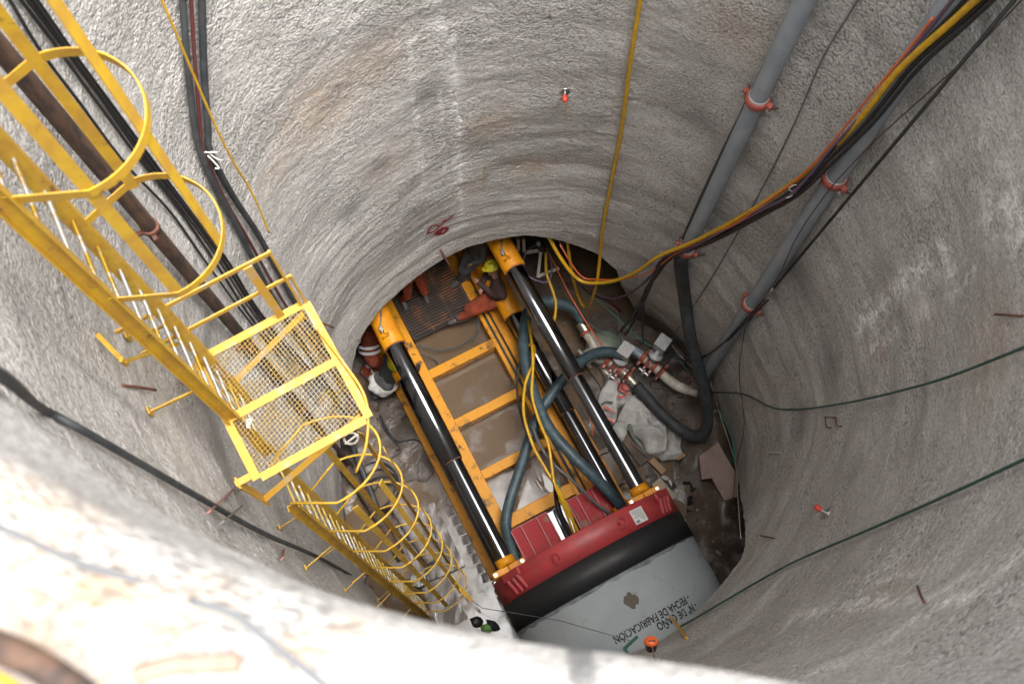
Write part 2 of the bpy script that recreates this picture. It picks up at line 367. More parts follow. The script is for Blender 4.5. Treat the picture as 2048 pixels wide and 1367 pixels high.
def wall_material(m, attr=True, dim=1.):
    t = m.node_tree; N = t.nodes; L = t.links; b = N['Principled BSDF']; b.inputs['Roughness'].default_value = .85; b.inputs['Specular IOR Level'].default_value = .25
    tc = N.new('ShaderNodeTexCoord')
    def noise(s, d, r=.6, src=None):
        n = N.new('ShaderNodeTexNoise'); n.inputs['Scale'].default_value = s; n.inputs['Detail'].default_value = d; n.inputs['Roughness'].default_value = r
        L.new(src or tc.outputs['Object'], n.inputs['Vector']); return n.outputs['Fac']
    def mrange(v, a, b_, c=0., d=1.):
        r = N.new('ShaderNodeMapRange'); r.inputs[1].default_value = a; r.inputs[2].default_value = b_; r.inputs[3].default_value = c; r.inputs[4].default_value = d; L.new(v, r.inputs[0]); return r.outputs[0]
    def mixc(f, a, b_):
        x = N.new('ShaderNodeMix'); x.data_type = 'RGBA'
        if isinstance(f, float): x.inputs[0].default_value = f
        else: L.new(f, x.inputs[0])
        for s_, v in ((6, a), (7, b_)):
            if isinstance(v, tuple): x.inputs[s_].default_value = (*v, 1)
            else: L.new(v, x.inputs[s_])
        return x.outputs[2]
    def math_(op, a, b_):
        x = N.new('ShaderNodeMath'); x.operation = op
        for k, v in ((0, a), (1, b_)):
            if isinstance(v, (float, int)): x.inputs[k].default_value = v
            else: L.new(v, x.inputs[k])
        return x.outputs[0]
    fine = noise(34, 5, .65); mid = noise(2.6, 5)
    c = mixc(mrange(mid, .35, .66), (.475*dim, .458*dim, .435*dim), (.585*dim, .568*dim, .545*dim))
    c = mixc(mrange(fine, .56, .34, 0, .5), c, (.17, .16, .15))
    if attr:
        A = N.new('ShaderNodeVertexColor'); A.layer_name = 'stain_shade'; sp = N.new('ShaderNodeSeparateColor'); L.new(A.outputs[0], sp.inputs[0])
        brk = mrange(noise(4.5, 6, .75), .44, .54); brk2 = mrange(noise(14, 4, .7), .4, .6, .25, 1)
        c = mixc(math_('MULTIPLY', sp.outputs[1], brk2), c, (.46, .33, .23))
        c = mixc(math_('MULTIPLY', sp.outputs[2], .9), c, (.19, .187, .185))
        c = mixc(math_('MULTIPLY', math_('MULTIPLY', sp.outputs[0], brk), brk2), c, (.82, .81, .79))
        c = mixc(A.outputs[1], c, (.085, .058, .042))
    L.new(c, b.inputs['Base Color'])
    wv = N.new('ShaderNodeMix'); wv.data_type = 'VECTOR'; wv.inputs[0].default_value = .035
    nz_ = N.new('ShaderNodeTexNoise'); nz_.inputs['Scale'].default_value = 18; L.new(tc.outputs['Object'], nz_.inputs['Vector'])
    L.new(tc.outputs['Object'], wv.inputs[4]); L.new(nz_.outputs['Color'], wv.inputs[5])
    vo = N.new('ShaderNodeTexVoronoi'); vo.inputs['Scale'].default_value = 34; vo.feature = 'F1'; L.new(wv.outputs[1], vo.inputs['Vector'])
    v2 = N.new('ShaderNodeTexVoronoi'); v2.inputs['Scale'].default_value = 75; v2.feature = 'F1'; L.new(wv.outputs[1], v2.inputs['Vector'])
    lump = mrange(noise(.9, 4), .36, .64, .3, 1.25)
    h = math_('ADD', math_('MULTIPLY', math_('MULTIPLY', vo.outputs['Distance'], lump), -.8), math_('ADD', math_('MULTIPLY', v2.outputs['Distance'], -.35), math_('MULTIPLY', fine, .5)))
    bp = N.new('ShaderNodeBump'); bp.inputs['Strength'].default_value = .75; bp.inputs['Distance'].default_value = .02
    L.new(h, bp.inputs['Height']); L.new(bp.outputs[0], b.inputs['Normal'])
    pit = math_('MULTIPLY', mrange(vo.outputs['Distance'], .55, .85), lump)
    c = mixc(math_('MULTIPLY', pit, .55), c, (.15, .14, .132)); L.new(c, b.inputs['Base Color'])
wall_material(WM)
wall = grid_mesh('shaft_wall', np.stack([PX, PY, ZZ], -1), WM, True)
ca = wall.data.color_attributes.new('stain_shade', 'FLOAT_COLOR', 'POINT')
ca.data.foreach_set('color', st.reshape(-1).astype(np.float32))
wall['kind'] = 'structure'; wall['label'] = 'grey sprayed concrete wall of the round shaft'
# lip thickness + tunnels
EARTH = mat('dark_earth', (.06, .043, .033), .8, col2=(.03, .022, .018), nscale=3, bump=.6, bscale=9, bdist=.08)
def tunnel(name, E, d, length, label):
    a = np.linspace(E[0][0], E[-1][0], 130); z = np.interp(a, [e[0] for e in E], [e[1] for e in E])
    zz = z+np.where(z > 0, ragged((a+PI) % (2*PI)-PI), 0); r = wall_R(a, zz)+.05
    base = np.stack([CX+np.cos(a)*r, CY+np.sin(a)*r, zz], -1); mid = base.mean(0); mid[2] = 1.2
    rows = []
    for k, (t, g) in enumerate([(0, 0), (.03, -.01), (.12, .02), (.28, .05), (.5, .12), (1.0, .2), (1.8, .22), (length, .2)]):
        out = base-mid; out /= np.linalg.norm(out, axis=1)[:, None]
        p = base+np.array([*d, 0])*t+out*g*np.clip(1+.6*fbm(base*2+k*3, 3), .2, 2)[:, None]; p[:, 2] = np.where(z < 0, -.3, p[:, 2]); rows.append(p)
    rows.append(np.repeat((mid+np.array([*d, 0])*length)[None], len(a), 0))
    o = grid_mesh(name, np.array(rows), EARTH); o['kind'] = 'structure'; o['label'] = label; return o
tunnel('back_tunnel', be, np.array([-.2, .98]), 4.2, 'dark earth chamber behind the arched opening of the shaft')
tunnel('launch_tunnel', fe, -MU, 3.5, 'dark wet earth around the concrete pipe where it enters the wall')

# ground outside the rim
gr = np.concatenate([[0, .02], np.geomspace(.05, 5, 30), np.geomspace(6, 900, 12)]); ga = np.linspace(-PI, PI, 450, endpoint=False)
GT, GR = np.meshgrid(ga, gr); GR = GR+wall_R(GT, GT*0+15.996)-.002; GX = CX+np.cos(GT)*GR; GY = CY+np.sin(GT)*GR
GZ = 15.992+.03*fbm(np.stack([GX*2, GY*2, GX*0], -1), 4)*np.clip((GR-3.45)*2, 0, 1)
GM = bpy.data.materials.new('pale_ground'); GM.use_nodes = True; wall_material(GM, False, .54)
_n = GM.node_tree; _t = _n.nodes.new('ShaderNodeTexNoise'); _t.inputs['Scale'].default_value = 5; _t.inputs['Detail'].default_value = 5
_r = _n.nodes.new('ShaderNodeMapRange'); _r.inputs[1].default_value = .5; _r.inputs[2].default_value = .66; _x = _n.nodes.new('ShaderNodeMix'); _x.data_type = 'RGBA'; _x.inputs[7].default_value = (.26, .15, .11, 1)
_b = _n.nodes['Principled BSDF'].inputs['Base Color']; _n.links.new(_b.links[0].from_socket, _x.inputs[6]); _n.links.new(_t.outputs['Fac'], _r.inputs[0]); _n.links.new(_r.outputs[0], _x.inputs[0]); _n.links.new(_x.outputs[2], _b)
ground = grid_mesh('ground', np.stack([GX, GY, GZ], -1), GM, True); ground['kind'] = 'structure'

# floor: mud with standing water
fx = np.linspace(-7, 8, 260); fy = np.linspace(-3.5, 11, 260); FX, FY = np.meshgrid(fx, fy)
fs = (FX-MO[0])*MU[0]+(FY-MO[1])*MU[1]; fv = (FX-MO[0])*MV[0]+(FY-MO[1])*MV[1]
FZ = .06+.07*fbm(np.stack([FX*.9, FY*.9, FX*0+2], -1), 4)+.03*fbm(np.stack([FX*5, FY*5, FX*0], -1), 3)
ang = np.arctan2(FY-CY, FX-CX); rad = np.hypot(FX-CX, FY-CY)
FZ = FZ-.12*sstep(-1.1, -.8, fv)*sstep(1.0, .6, fv)*sstep(.2, .6, fs)
FZ = FZ-.14*sstep(-1.15, -1.35, fv)*sstep(-3.6, -2.6, fv)*sstep(2.6, 1.8, fs+.3*fbm(np.stack([FX*2, FY*2, FX*0+9], -1), 3))
heap = sstep(2.3, 3.3, rad)*sstep(-.25, .05, ang)*sstep(1.0, .6, ang)
FZ = FZ+heap*(.3+.25*fbm(np.stack([FX*2, FY*2, FX*0+7], -1), 3))
heap2 = sstep(2.5, 3.4, rad)*sstep(-.75, -.5, ang)*sstep(.1, -.15, ang)
FZ = FZ+heap2*(.35+.3*fbm(np.stack([FX*2, FY*2, FX*0+7], -1), 3))
MUD = mat('wet_mud', (.085, .058, .04), .34, col2=(.05, .035, .025), nscale=2.2, rough2=.6, bump=.5, bscale=16, bdist=.02)
fl = grid_mesh('floor', np.stack([FX, FY, FZ], -1), MUD); fl['kind'] = 'structure'; fl['label'] = 'brown wet mud floor of the shaft'
WAT = mat('muddy_water', (.14, .095, .06), .05, col2=(.11, .075, .048), nscale=2.2, ncon=(.45, .62), bump=.15, bscale=6, bdist=.004, rough2=.3, detail=7)
wx = np.linspace(-3.5, 4.5, 20); wy = np.linspace(-1, 9, 20); WX, WY = np.meshgrid(wx, wy)
wt = grid_mesh('muddy_water', np.stack([WX, WY, WX*0+.045], -1), WAT); wt['kind'] = 'structure'

# ------------------------------------------------------------------ access ladders and platform (local frame: n towards the shaft's middle, t along the rungs)
LN = np.array([.893, .45, 0]); LT = np.array([.45, -.893, 0]); LO = np.array([-2.17, 1.95, 0])
def Lp(n, t, z): return LO+LN*n+LT*t+UP*z
def hoop_pts(n0, t0, z, hw, apex, half, back=0.):
    pts = [(back, -half)]; r = apex-.33
    for k in range(25):
        a = -PI/2+PI*k/24; pts.append((.33+r*math.cos(a), hw*math.sin(a)))
    pts += [(back, half)]
    return [Lp(n0+n, t0+t, z) for n, t in pts]
def hoop_at(n0, t0, z, hw, apex, f):
    a = -PI/2+PI*f; return Lp(n0+.33+(apex-.33)*math.cos(a), t0+hw*math.sin(a), z)
flat = lambda th, h: [(-th/2, -h/2), (th/2, -h/2), (th/2, h/2), (-th/2, h/2)]

def caged_ladder(name, label, zt, zbm, cen, zh, apex, hw, strip_z, strip_f, hoop_ring, bracket_z, half=.225, rung=None, rr=.013):
    e = thing(name, label, 'ladder', cen(zbm)[0]*LN+cen(zbm)[1]*LT+LO+UP*zbm, 'caged access ladders of the shaft')
    for s in (-1, 1):
        mb = MB(); a = Lp(cen(zt)[0], cen(zt)[1]+s*half, zt); b = Lp(cen(zbm)[0], cen(zbm)[1]+s*half, zbm)
        mb.bar(a, b, .008, .085, LN); mb.bar(a+LT*s*.022+LN*.042, b+LT*s*.022+LN*.042, .045, .007, LN); mb.bar(a+LT*s*.022-LN*.042, b+LT*s*.022-LN*.042, .045, .007, LN)
        mb.build('rail', YEL, e)
    z = zt-.18
    while z > zbm+.1:
        n, t = cen(z); mb = MB(); mb.cyl(Lp(n, t-half+.003, z), Lp(n, t+half-.003, z), rr, 8); mb.build('rung', rung or GALV, e)
        z -= .31
    for z in zh:
        n, t = cen(z); mb = MB(); mb.sweep(hoop_pts(n, t, z, hw, apex, half), hoop_ring, len(hoop_ring) > 4, True, up=(0, 0, 1)); mb.build('hoop', YEL, e)
    for f in strip_f:
        pts = [hoop_at(cen(z)[0], cen(z)[1], z, hw-.012, apex-.012, f) for z in np.linspace(strip_z[0], strip_z[1], 5)]
        a = -PI/2+PI*f; nr = LN*math.cos(a)+LT*math.sin(a)
        mb = MB(); mb.sweep(pts, flat(.06, .006), False, True, up=nr); mb.build('cage_strip', YEL, e)
    for z in bracket_z:
        n, t = cen(z)
        for s in (-1, 1):
            p = Lp(n-.04, t+s*(half+.025), z); th, _ = tz(p); q = np.array([CX+math.cos(th)*(float(wall_R(th, z))-.02), CY+math.sin(th)*(float(wall_R(th, z))-.02), z])
            mb = MB(); mb.bar(p, q, .01, .035); mb.bar(q+UP*.05, q-UP*.05, .05, .012, LN)
            mb.build('wall_bracket', YEL, e)
    return e
cenU = lambda z: (0.0, .045*((EYE-z)-4.5))
cenL = lambda z: (.015+.012*((EYE-z)-8), .72+.078*((EYE-z)-8))
upper = caged_ladder('caged_ladder', 'upper yellow caged ladder with wide flat hoops rising above the mesh platform', 17.0, 9.35, cenU, (15.94, 14.86, 13.78, 12.7), .69, .355, (16.9, 12.66), (.0, .23, .68, 1.0), flat(.007, .06), (11.25,))
lower = caged_ladder('caged_ladder', 'lower yellow caged ladder with many thin hoops descending below the mesh platform to the floor', 9.55, .1, cenL, [9.6]+[9.5-1.1*k for k in range(1, 8)], .84, .35, (9.2, 2.0), (.02, .27, .5, .75, .95), [(.011*math.cos(2*PI*i/6), .014*math.sin(2*PI*i/6)) for i in range(6)], (7.9, 6.2, 4.4, 2.6), .185, RUNGW, .011)

ZP = 10.45
PN = LN*math.cos(.06)-LT*math.sin(.06); PT = LT*math.cos(.06)+LN*math.sin(.06)
def Pp(n, t, z): return LO+PN*n+PT*t+UP*z
pf = thing('rest_platform', 'yellow steel rest platform with diamond mesh deck bolted to the shaft wall', 'platform', Pp(.38, .25, ZP))
n0, n1, t0, t1 = -.07, .83, -.19, .83
for a, b in (((n0, t0), (n1, t0)), ((n1, t0), (n1, t1)), ((n1, t1), (n0, t1)), ((n0, t1), (n0, t0)), ((n0, .33), (n1, .33))):
    p, q = Pp(a[0], a[1], ZP), Pp(b[0], b[1], ZP); d = (q-p)/np.linalg.norm(q-p); along_n = abs(d@PN) > .5
    c = .03 if along_n else 0.
    mb = MB(); mb.bar(p+d*(c+.001), q-d*(c+.001), .062, .012); mb.bar(p+d*(c+.03)-UP*.04, q-d*(c+.03)-UP*.04, .01, .068)
    mb.build('frame_beam', YELP, pf)
# expanded metal
mb = MB(); pl, ps = .038, .0225; ex, ey = np.array([1., 0, 0]), np.array([0, 1., 0]); oc = Pp((n0+n1)/2, (t0+t1)/2, ZP-.012)
for row in range(-36, 37):
    pts = [oc+ex*(i*pl/2)+ey*(row*ps+(ps/2 if (i+row) % 2 else -ps/2)) for i in range(-48, 49)]
    for a, b in zip(pts[:-1], pts[1:]):
        c = (a+b)/2-LO; cn, ct = c@PN, c@PT
        if not (n0+.012 < cn < n1-.012 and t0+.012 < ct < t1-.012): continue
        d = b-a; q = np.cross(d, UP); q = q/np.linalg.norm(q)*.0014; h = UP*.0014
        mb.add([a-q-h, a+q-h, a+q+h, a-q+h, b-q-h, b+q-h, b+q+h, b-q+h], [(0, 1, 5, 4), (1, 2, 6, 5), (2, 3, 7, 6), (3, 0, 4, 7)])
mb.build('deck_mesh', MESHM, pf, kind='stuff')
for t in (t0+.05, t1-.05):
    mb = MB(); mb.bar(Pp(n1-.06, t, ZP-.05), Pp(-.2, t, ZP-.8), .05, .012); mb.bar(Pp(n0, t, ZP-.02), Pp(-.22, t, ZP-.02), .05, .03); mb.bar(Pp(-.2, t, ZP-.9), Pp(-.2, t, ZP+.0), .09, .014, PN); mb.build('brace', YELP, pf)
for h, b in ((1.02, -.3), (.55, -.3)):
    mb = MB(); mb.bar(Pp(b, t0, ZP+h), Pp(n1-.04 if h > 1 else n1-.01, t0, ZP+h), .012, .045); mb.build('hand_rail', YELP, pf)
mb = MB(); mb.bar(Pp(.62, t0+.01, ZP+.006), Pp(.62, t0+.01, ZP+1.0), .06, .01, PT); mb.build('rail_post', YELP, pf)
for n_, h in ((n1-.04, 1.05), (n1, .57)):
    mb = MB(); mb.cyl(Pp(n_, t0, ZP), Pp(n_, t0, ZP+h), .011, 8); mb.build('rail_post', YELP, pf)
mb = MB(); mb.tube(spline([Pp(n1-.02, .05, ZP+.03), Pp(n1+.03, .4, ZP+.05), Pp(n1+.04, .7, ZP+.02), Pp(n1-.1, .95, ZP-.1), Pp(.55, 1.08, ZP-.25)]), .011, 6); mb.build('rail_post', YELP, pf)
# scrap of string lying on the deck
mb = MB()
for k in range(5): mb.tube(spline([at(498+random.uniform(-6, 6), 845+random.uniform(-8, 14), ZP+.01+.01*k) for _ in range(4)]), .006, 5)
tag(mb.build('string_scrap', STRING), 'knotted scrap of white string lying on the mesh platform', 'string')

# ------------------------------------------------------------------ wall services
def wpath(px, off, n=6):
    px = list(px)
    if px[0][1] <= 30 or px[0][0] >= 2040:
        px[0:0] = [(px[0][0]*1.7-px[1][0]*.7, px[0][1]*1.7-px[1][1]*.7)]
        if not np.isscalar(off): off = [off[0]]+list(off)
    return spline([wall_hit(x, y, off if np.isscalar(off) else off[i]) for i, (x, y) in enumerate(px)], n)
def cable(name, m, px, r, off, label, cat, group=None, n=6, sides=7):
    mb = MB(); mb.tube(wpath(px, off, n), r, sides); return tag(mb.build(name, m), label, cat, group)
def plumb(px0, px1, off):
    a = wall_hit(*px0, off); b = wall_hit(*px1, off); return a, b
# rusty standpipe
a, b = wall_hit(0, 172, .16), wall_hit(475, 690, .12); d = (b-a)/(b[2]-a[2])
e = thing('rusty_pipe', 'brown rusty steel pipe running down the wall behind the yellow ladder', 'pipe', a+d*(.3-a[2]))
mb = MB(); mb.cyl(a+d*(16.2-a[2]), a+d*(.15-a[2]), .055, 16); mb.build('tube', RUST, e)
for z in (11.0, 8.0, 5.0):
    p = a+d*(z-a[2]); mb = MB(); mb.lathe(p-d*.03*-1, d, [(-.03, .055), (-.03, .066), (.03, .066), (.03, .055)], 14)
    q = wall_hit(*(405, 630), 0) if z == 11 else p-LN*.3
    mb.bar(p-LT*.1, p+LT*.1, .03, .03); mb.bar(p, p-LN*.3, .03, .03); mb.build('pipe_clip', RUSTR, e)
G = 'black hoses tied together on the left wall'
H = [([(352, 0), (362, 130), (376, 250), (388, 300), (420, 375), (470, 465), (515, 555), (553, 620), (600, 690), (668, 800), (735, 900)], RUBD, .028, 'outermost black hose of the tied bundle, nearest the yellow ladder'),
     ([(372, 0), (380, 130), (390, 250), (398, 302), (440, 395), (490, 480), (535, 560), (572, 620), (625, 690), (690, 790), (755, 890)], REDSTRIPE, .016, 'thin dark red hose in the middle of the tied black bundle'),
     ([(390, 0), (394, 130), (402, 250), (408, 302), (452, 385), (505, 465), (552, 550), (585, 610), (640, 690), (700, 780), (765, 880)], RUBD, .031, 'thick black hose on the far side of the tied bundle')]
for px, m, r, lb in H: cable('black_hose', m, px, r, r+.03, lb, 'hose', G)
mb = MB(); p = wall_hit(398, 300, .06); mb.tube([p+LT*.0+np.array([.1*math.cos(q), .02*math.sin(q), -.03*math.sin(q)]) for q in np.linspace(0, 2*PI, 18)], .006, 6, closed=True)
mb.tube(spline([p+np.array([.02, 0, .0]), p+np.array([.09, -.05, -.02]), p+np.array([.14, -.06, -.03])]), .007, 5); mb.tube(spline([p+np.array([.02, -.03, .0]), p+np.array([.09, -.09, -.1]), p+np.array([.06, -.1, -.1])]), .008, 5)
tag(mb.build('string_tie', STRING), 'white string tying the black hoses together at the bend', 'string')
G = 'thin black cables beside the rusty pipe'
TC = [[(12, 5), (70, 100), (150, 205), (245, 330), (335, 425), (410, 530), (500, 650), (600, 765), (720, 915)],
      [(32, 0), (105, 95), (190, 210), (265, 310), (345, 410), (425, 525), (507, 648), (612, 765), (733, 915)],
      [(44, 0), (118, 95), (200, 205), (280, 320), (362, 425), (432, 520), (514, 644), (622, 765), (745, 915)],
      [(56, 0), (140, 120), (230, 240), (300, 335), (372, 425), (442, 522), (520, 640), (632, 765), (752, 912)],
      [(64, 0), (150, 122), (225, 222), (305, 330), (380, 430), (450, 522), (524, 636), (640, 765), (760, 905)]]
TL = ['black cable closest to the rusty pipe behind the yellow cage', 'second thin black cable from the rusty pipe', 'middle one of the five thin black cables on the left wall', 'fourth thin black cable from the rusty pipe', 'thin black cable farthest from the rusty pipe']
for px, lb, r in zip(TC, TL, (.011, .012, .009, .016, .014)): cable('black_cable', CAB, px, r, .03, lb, 'cable', G)
cable('yellow_rope', YCAB, [(195, 0), (255, 120), (310, 230), (352, 300), (385, 345), (412, 395), (432, 440)], .009, .5, 'thin yellow rope hanging beside the flat hoops of the upper ladder', 'rope')
# yellow hose
cable('yellow_hose', YCAB, [(1281, 0), (1262, 120), (1245, 250), (1226, 350), (1209, 440), (1204, 500), (1202, 540), (1188, 572), (1170, 575), (1150, 550), (1136, 515), (1126, 480)], .026, [.04]*5+[.12, .3, .4, .3, .12, -.1, -.5], 'single yellow hose hanging straight down the far wall into a loop', 'hose')
# grey riser pipes
def riser(a, b, r, label, coup, ext_top=16.4, bottom=None):
    d = (a-b)/np.linalg.norm(a-b)
    e = thing('riser_pipe', label, 'pipe', b, 'grey riser pipes on the right wall')
    top = b+d*((ext_top-b[2])/d[2]); mb = MB(); mb.cyl(b, top, r, 24); mb.build('tube', GREY, e)
    L = np.linalg.norm(a-b)
    for f in coup:
        p = b+(a-b)*f if np.isscalar(f) else b+d*(((f-b)@d))
        mb = MB(); mb.lathe(p, d, [(-.055, r), (-.05, r*1.2), (-.03, r*1.3), (.03, r*1.3), (.05, r*1.2), (.055, r)], 24)
        inn = np.array([CX, CY, p[2]])-p; inn[2] = 0; inn /= np.linalg.norm(inn); s = np.cross(inn, UP)
        for k in (-1, 1):
            c = p+s*k*r*1.48; mb.box(c, s, inn, UP, r*.6, .055, .075)
        o = mb.build('coupling', COUP, e, bevel=.006)
        for k in (-1, 1):
            m2 = MB(); c = p+s*k*r*1.52; m2.cyl(c-inn*.07, c+inn*.07, .012, 8); m2.cyl(c+inn*.045, c+inn*.06, .02, 6); m2.build('bolt', STEEL, o)
        m2 = MB(); m2.lathe(p+d*.06, d, [(-.004, r), (-.004, r+.008), (.012, r+.008), (.012, r)], 24); m2.build('gasket', BOXG, o)
        m2 = MB(); m2.bar(p+s*r*1.5-UP*.06, p+s*r*2.2-UP*.1-inn*.25, .016, .016); m2.bar(p-s*r*1.5-UP*.03, p-s*r*2.6-UP*.16-inn*.2, .016, .016); m2.bar(p-UP*.07+s*r, p-UP*.38+s*r*1.2-inn*.02, .014, .014); m2.build('hanger_rod', RUSTR, o)
    return e, d
p1a, p1b = wall_hit(1600, 40, .17), wall_hit(1384, 487, .17)
r1, d1 = riser(p1a, p1b, .098, 'grey riser pipe that ends high up in a thick black hose', [wall_hit(1533, 185, .17), .02])
p2a, p2b = wall_hit(1880, 75, .19), wall_hit(1413, 765, .24)
r2, d2 = riser(p2a, p2b, .1, 'grey riser pipe that reaches the shaft floor beside the thick black hose', [wall_hit(1697, 356, .19), wall_hit(1516, 603, .19), .01])
cable('black_hose', RUBD, [(1597, 0), (1548, 100), (1500, 200), (1450, 300), (1405, 395), (1372, 470)], .028, .06, 'straight black hose running close behind the left grey riser pipe', 'hose')
# bundle that crosses the pipes
yl = [(1992, 0), (1870, 101), (1783, 202), (1695, 285), (1629, 336), (1541, 388), (1432, 439), (1348, 466), (1300, 498), (1254, 516), (1205, 527), (1164, 525), (1123, 505), (1079, 479)]
off = [.36, .36, .34, .30, .28, .34, .38, .42, .4, .4, .35, .3, .1, -.35]
cable('yellow_hose', YCAB, yl, .03, off, 'thick yellow hose sagging in the cable bundle across both grey pipes', 'hose')
G = 'black and coloured cables bundled across the grey pipes'
pu = [(1950, 0), (1870, 90), (1796, 186), (1721, 263), (1642, 349), (1572, 384), (1497, 419), (1401, 463), (1350, 478), (1325, 517), (1290, 547), (1249, 567), (1213, 567), (1187, 552), (1146, 520), (1105, 478)]
cable('purple_cable', PURP, pu, .016, [.36]*9+[.34, .3, .28, .25, .2, .1, -.2], 'long purple cable of the bundle crossing the grey pipes', 'cable', G)
og = [(1915, 30), (1871, 83), (1783, 182), (1695, 282), (1638, 330), (1563, 379), (1515, 409), (1450, 436), (1380, 468), (1323, 506), (1260, 522), (1200, 525), (1165, 521), (1120, 490)]
cable('orange_cable', ORNG, og, .011, [.37]*9+[.36, .33, .3, .25, 0], 'long orange cable of the bundle crossing the grey pipes', 'cable', G)
bl = [[(1970, 0), (1880, 90), (1790, 190), (1706, 280), (1640, 342), (1556, 392), (1450, 442), (1360, 475), (1335, 510), (1290, 590), (1245, 645)],
      [(2010, 0), (1890, 101), (1805, 200), (1715, 285), (1645, 350), (1562, 396), (1455, 447), (1366, 477), (1340, 508), (1308, 575), (1265, 640), (1215, 655), (1170, 685)],
      [(2020, 8), (1905, 105), (1812, 210), (1725, 290), (1650, 356), (1570, 398), (1460, 449), (1372, 479), (1338, 515), (1315, 545), (1308, 610), (1304, 668)]]
for k, (px, lb) in enumerate(zip(bl, ['black cable of the crossing bundle that ends lowest towards the pump', 'black cable of the crossing bundle that loops round under the pump cables', 'black cable of the crossing bundle that drops to the right-hand valve box'])):
    cable('black_cable', CAB, px, .02, [.33]*8+[.4, .4, .35, .3, .3][:len(px)-8], lb, 'cable', G)
cable('black_cable', CAB, [(1325, 520), (1280, 560), (1240, 575), (1205, 573), (1180, 560), (1150, 530)], .015, .22, 'black cable sagging just below the purple cable', 'cable', G)
for q, lb in (((1643, 344), 'white string tie round the cable bundle next to the red coupling'), ((1349, 470), 'white string tie round the cable bundle above the black hose')):
    mb = MB(); p = wall_hit(*q, .36); mb.tube([p+np.array([.05*math.cos(a), .02, .07*math.sin(a)]) for a in np.linspace(0, 2*PI, 14)], .006, 5, closed=True)
    mb.tube(spline([p, p+np.array([.05, -.02, -.06]), p+np.array([.1, 0, -.02])]), .006, 5); mb.tube(spline([p, p+np.array([.0, -.02, -.1]), p+np.array([-.05, -.03, -.13])]), .006, 5)
    tag(mb.build('string_tie', STRING), lb, 'string')
cable('grey_wire', GWIRE, [(1718, 0), (1650, 112), (1598, 232), (1540, 350), (1480, 460), (1415, 570), (1355, 660)], .008, .03, 'thin grey wire running down the wall between the two grey pipes', 'wire')
cable('brown_wire', BWIRE, [(2040, 20), (1950, 112), (1870, 182), (1800, 262), (1708, 355), (1640, 450), (1600, 530), (1540, 620), (1500, 662), (1482, 750), (1492, 850), (1476, 930), (1470, 1000)], .006, [.1]*3+[.3]*3+[.3, .3, .1, .03, .03, .03, .03], 'thin brown wire wandering over the right-hand grey pipe and down the wall', 'wire')
e = thing('wire_rope', 'taut black rope with a steel turnbuckle beside the right-hand grey pipe', 'rope', wall_hit(1560, 575, .2))
mb = MB(); mb.tube([wall_hit(2120, -65, .2), wall_hit(1575, 562, .2)], .016, 8); mb.build('strand', CAB, e)
mb = MB(); mb.tube([wall_hit(1575, 562, .2), wall_hit(1564, 575, .2)], [.022, .026], 8); mb.tube([wall_hit(1564, 575, .2), wall_hit(1556, 585, .2)], .011, 8); mb.build('turnbuckle', STEEL, e)
mb = MB(); mb.tube(wpath([(1558, 582), (1510, 632), (1470, 672), (1430, 700), (1408, 710), (1380, 705), (1340, 680)], .2), .013, 7); mb.build('strand', CAB, e)
cable('black_cable', CAB, [(1556, 590), (1500, 645), (1450, 690), (1408, 706)], .012, .15, 'slack black cable alongside the end of the taut rope', 'cable')
# green ropes
cable('green_rope', ROPE_G, [(2060, 709), (1900, 765), (1750, 800), (1640, 815), (1580, 818), (1545, 812), (1490, 786), (1430, 780), (1390, 768)], .012, [.1, .1, .1, .06, .02, .04, .04, .08, .2], 'upper green rope, kinked where it is pinned to the right wall', 'rope', 'green ropes on the right wall')
cable('green_rope', ROPE_G, [(2060, 928), (1900, 1000), (1750, 1064), (1600, 1127), (1500, 1181), (1400, 1240), (1362, 1261)], .012, .05, 'lower straight green rope running down to the end of the concrete pipe', 'rope', 'green ropes on the right wall')
cable('teal_twine', TEAL, [(1424, 780), (1440, 830), (1452, 890), (1475, 924), (1468, 870), (1440, 810)], .008, .05, 'bright teal twine doubled down the wall foot by the riser', 'twine')
cable('white_string', STRING, [(1425, 762), (1445, 830), (1475, 925), (1481, 1000), (1487, 1078)], .006, .04, 'thin white string down the wall beside the teal twine', 'string')
# anchors and steel stubs
def bolt_anchor(px, label):
    p = wall_hit(*px, 0); i = np.array([CX, CY, p[2]])-p; i[2] = 0; i /= np.linalg.norm(i)
    e = thing('anchor_bolt', label, 'anchor', p, 'red capped anchors in the shaft wall')
    mb = MB(); mb.cyl(p-i*.03, p+i*.10, .016, 8); mb.lathe(p, i, [(.0, .06), (.012, .06), (.012, .02)], 12); mb.build('shank', STEEL, e)
    mb = MB(); mb.lathe(p-UP*.05+i*.08, i, [(0, .0), (0, .028), (.05, .026), (.06, .0)], 10); mb.build('eye', LABELW, e)
    mb = MB(); mb.lathe(p+UP*.02+i*.08, i, [(0, .03), (.06, .032), (.075, .02), (.075, 0)], 10); mb.build('cap', CAPR, e)
bolt_anchor((1130, 182), 'red capped anchor bolt alone on the bright far wall')
bolt_anchor((1655, 1026), 'red capped anchor bolt between the green ropes on the right wall')
def stub(px0, px1, label, r=.009, off=.05, m=None):
    mb = MB(); mb.tube(spline([wall_hit(*px0, .0), (wall_hit(*px0, off*.6)+wall_hit(*px1, off*.6))/2, wall_hit(*px1, off)], 3), r, 6)
    tag(mb.build('steel_stub', m or RUSTR), label, 'steel bar', 'rusty steel ends sticking out of the shaft wall')
stub((1835, 1172), (1860, 1218), 'reddish steel stub low on the right wall below the lower green rope')
stub((2048, 632), (2003, 630), 'reddish steel stub at the right edge above the upper green rope')
stub((1520, 1070), (1556, 1080), 'rusty wire end just above the lower green rope beside the pipe mouth', .009)
